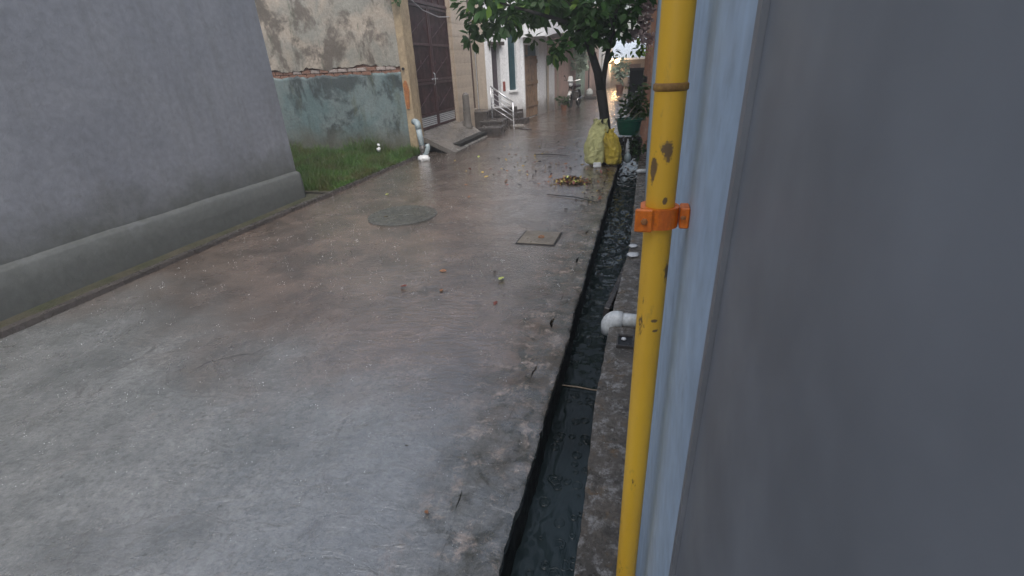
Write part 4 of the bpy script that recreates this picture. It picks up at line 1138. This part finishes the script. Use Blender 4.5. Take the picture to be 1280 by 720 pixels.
for i in range(60): pts.append((-.5-abs(random.gauss(0, .12)), random.uniform(6, 8.6), .012))
litter('scattered_leaves', 'tiny wet leaf bits strewn over the road around the tree', pts, ['ld', 'ld', 'lb', 'lo', 'ld', 'lr'], .025, .085)
for a, b, lb in (((668, 193), (712, 195), 'longer thin dark twig lying on the road left of the sacks'), ((684, 243), (748, 253), 'thin dark twig standing in for the road joint below the leaf heap')):
    p, q = onZ(*a, .012), onZ(*b, .012); mid = (p+q)/2+Vector((.03, .05, .006))
    tag(obj('twig_or_joint', T([p, mid, q], [.006, .008, .004], 6), M['bark']), lb, 'twig')  # the second one stands in for a joint in the road
wf = thing('white_flower', 'small white flower on a stalk standing in the grass', 'flower', onZ(475, 195, .05))
obj('stalk', T([(0, 0, -.05), (.01, 0, .12), (0, 0, .22)], .005, 5), M['grass'], wf)
for dx, dz, s in ((0, .14, .045), (.01, .23, .03)):
    b_ = bmesh.new(); bmesh.ops.create_icosphere(b_, subdivisions=2, radius=s)
    for v in b_.verts: v.co *= 1+.5*noise.noise(v.co*40)
    obj('bloom', b_, M['foam'], wf, smooth=True, loc=(dx, 0, dz))

# ------------------------------------------------------------------ rain splashes: rings and thrown droplets
def ringmesh(vs, fs, x, y, z, r, w, h, seg=10):
    k = len(vs)
    for i in range(seg):
        a = 2*math.pi*i/seg; c, s = math.cos(a), math.sin(a)
        vs.extend([(x+(r-w)*c, y+(r-w)*s, z), (x+r*c, y+r*s, z+h), (x+(r+w)*c, y+(r+w)*s, z)])
    for i in range(seg):
        j = (i+1) % seg
        fs.extend([(k+3*i, k+3*j, k+3*j+1, k+3*i+1), (k+3*i+1, k+3*j+1, k+3*j+2, k+3*i+2)])
def dropmesh(vs, fs, x, y, z, r):
    k = len(vs)
    vs.extend([(x+r, y, z), (x, y+r, z), (x-r, y, z), (x, y-r, z), (x, y, z+r*1.2), (x, y, z-r)])
    fs.extend([(k, k+1, k+4), (k+1, k+2, k+4), (k+2, k+3, k+4), (k+3, k, k+4), (k+1, k, k+5), (k+2, k+1, k+5), (k+3, k+2, k+5), (k, k+3, k+5)])
wb_ = NB('splash_water'); wb_.col((.75, .78, .8)); wb_.rough(.15); wb_.b.inputs['Transmission Weight'].default_value = .1
M['splash'] = wb_.m
random.seed(3)
vs, fs = [], []
for i in range(1500):
    y = .9+10*random.random()**1.3; x = random.uniform(-4.5, -.45)
    z = roadz(x, y)+.001
    sc_r = min(1.0, .35+.2*y)
    for k in range(random.choice((1, 1, 2, 4))):
        dropmesh(vs, fs, x+random.gauss(0, .012), y+random.gauss(0, .012), z+random.uniform(.002, .03), random.uniform(.0012, .0036)*sc_r)
for i in range(90):
    y = .9+4*random.random(); x = random.uniform(-.1, .06); dropmesh(vs, fs, x, y, .01+random.uniform(0, .02), random.uniform(.001, .002))
tag(obj('rain_splashes', (vs, fs), M['splash'], smooth=True), 'tiny rain splashes and droplets jumping on the wet road', 'splashes', kind='stuff')
vs, fs = [], []
for i in range(60):
    y = .95+1.5*random.random(); x = random.uniform(-.36, -.16); r = random.uniform(.006, .03)
    ringmesh(vs, fs, x, y, -.232, r, .004, .004, 16)
    if r > .018: ringmesh(vs, fs, x, y, -.2345, r*.55, .003, .002, 14)
for i in range(260):
    y = 2.6+5.5*random.random(); x = random.uniform(-.38, -.12); dropmesh(vs, fs, x, y, -.215+random.uniform(0, .03), random.uniform(.0015, .004))
tag(obj('water_ripples', (vs, fs), M['water'], smooth=True), 'ring ripples and splashes of rain on the drain water', 'ripples', kind='stuff')

# ------------------------------------------------------------------ rain haze
hb_ = B(-30, 30, -8, 46, -1.5, 5.5)
hm = bpy.data.materials.new('rain_haze'); hm.use_nodes = True
t_ = hm.node_tree; t_.nodes.remove(t_.nodes['Principled BSDF'])
pv = t_.nodes.new('ShaderNodeVolumePrincipled'); pv.inputs['Color'].default_value = (.88, .91, .95, 1); pv.inputs['Density'].default_value = .0055
t_.links.new(pv.outputs[0], t_.nodes['Material Output'].inputs['Volume'])
tag(obj('haze', hb_, hm), 'thin grey rain haze filling the lane', 'haze', kind='stuff')
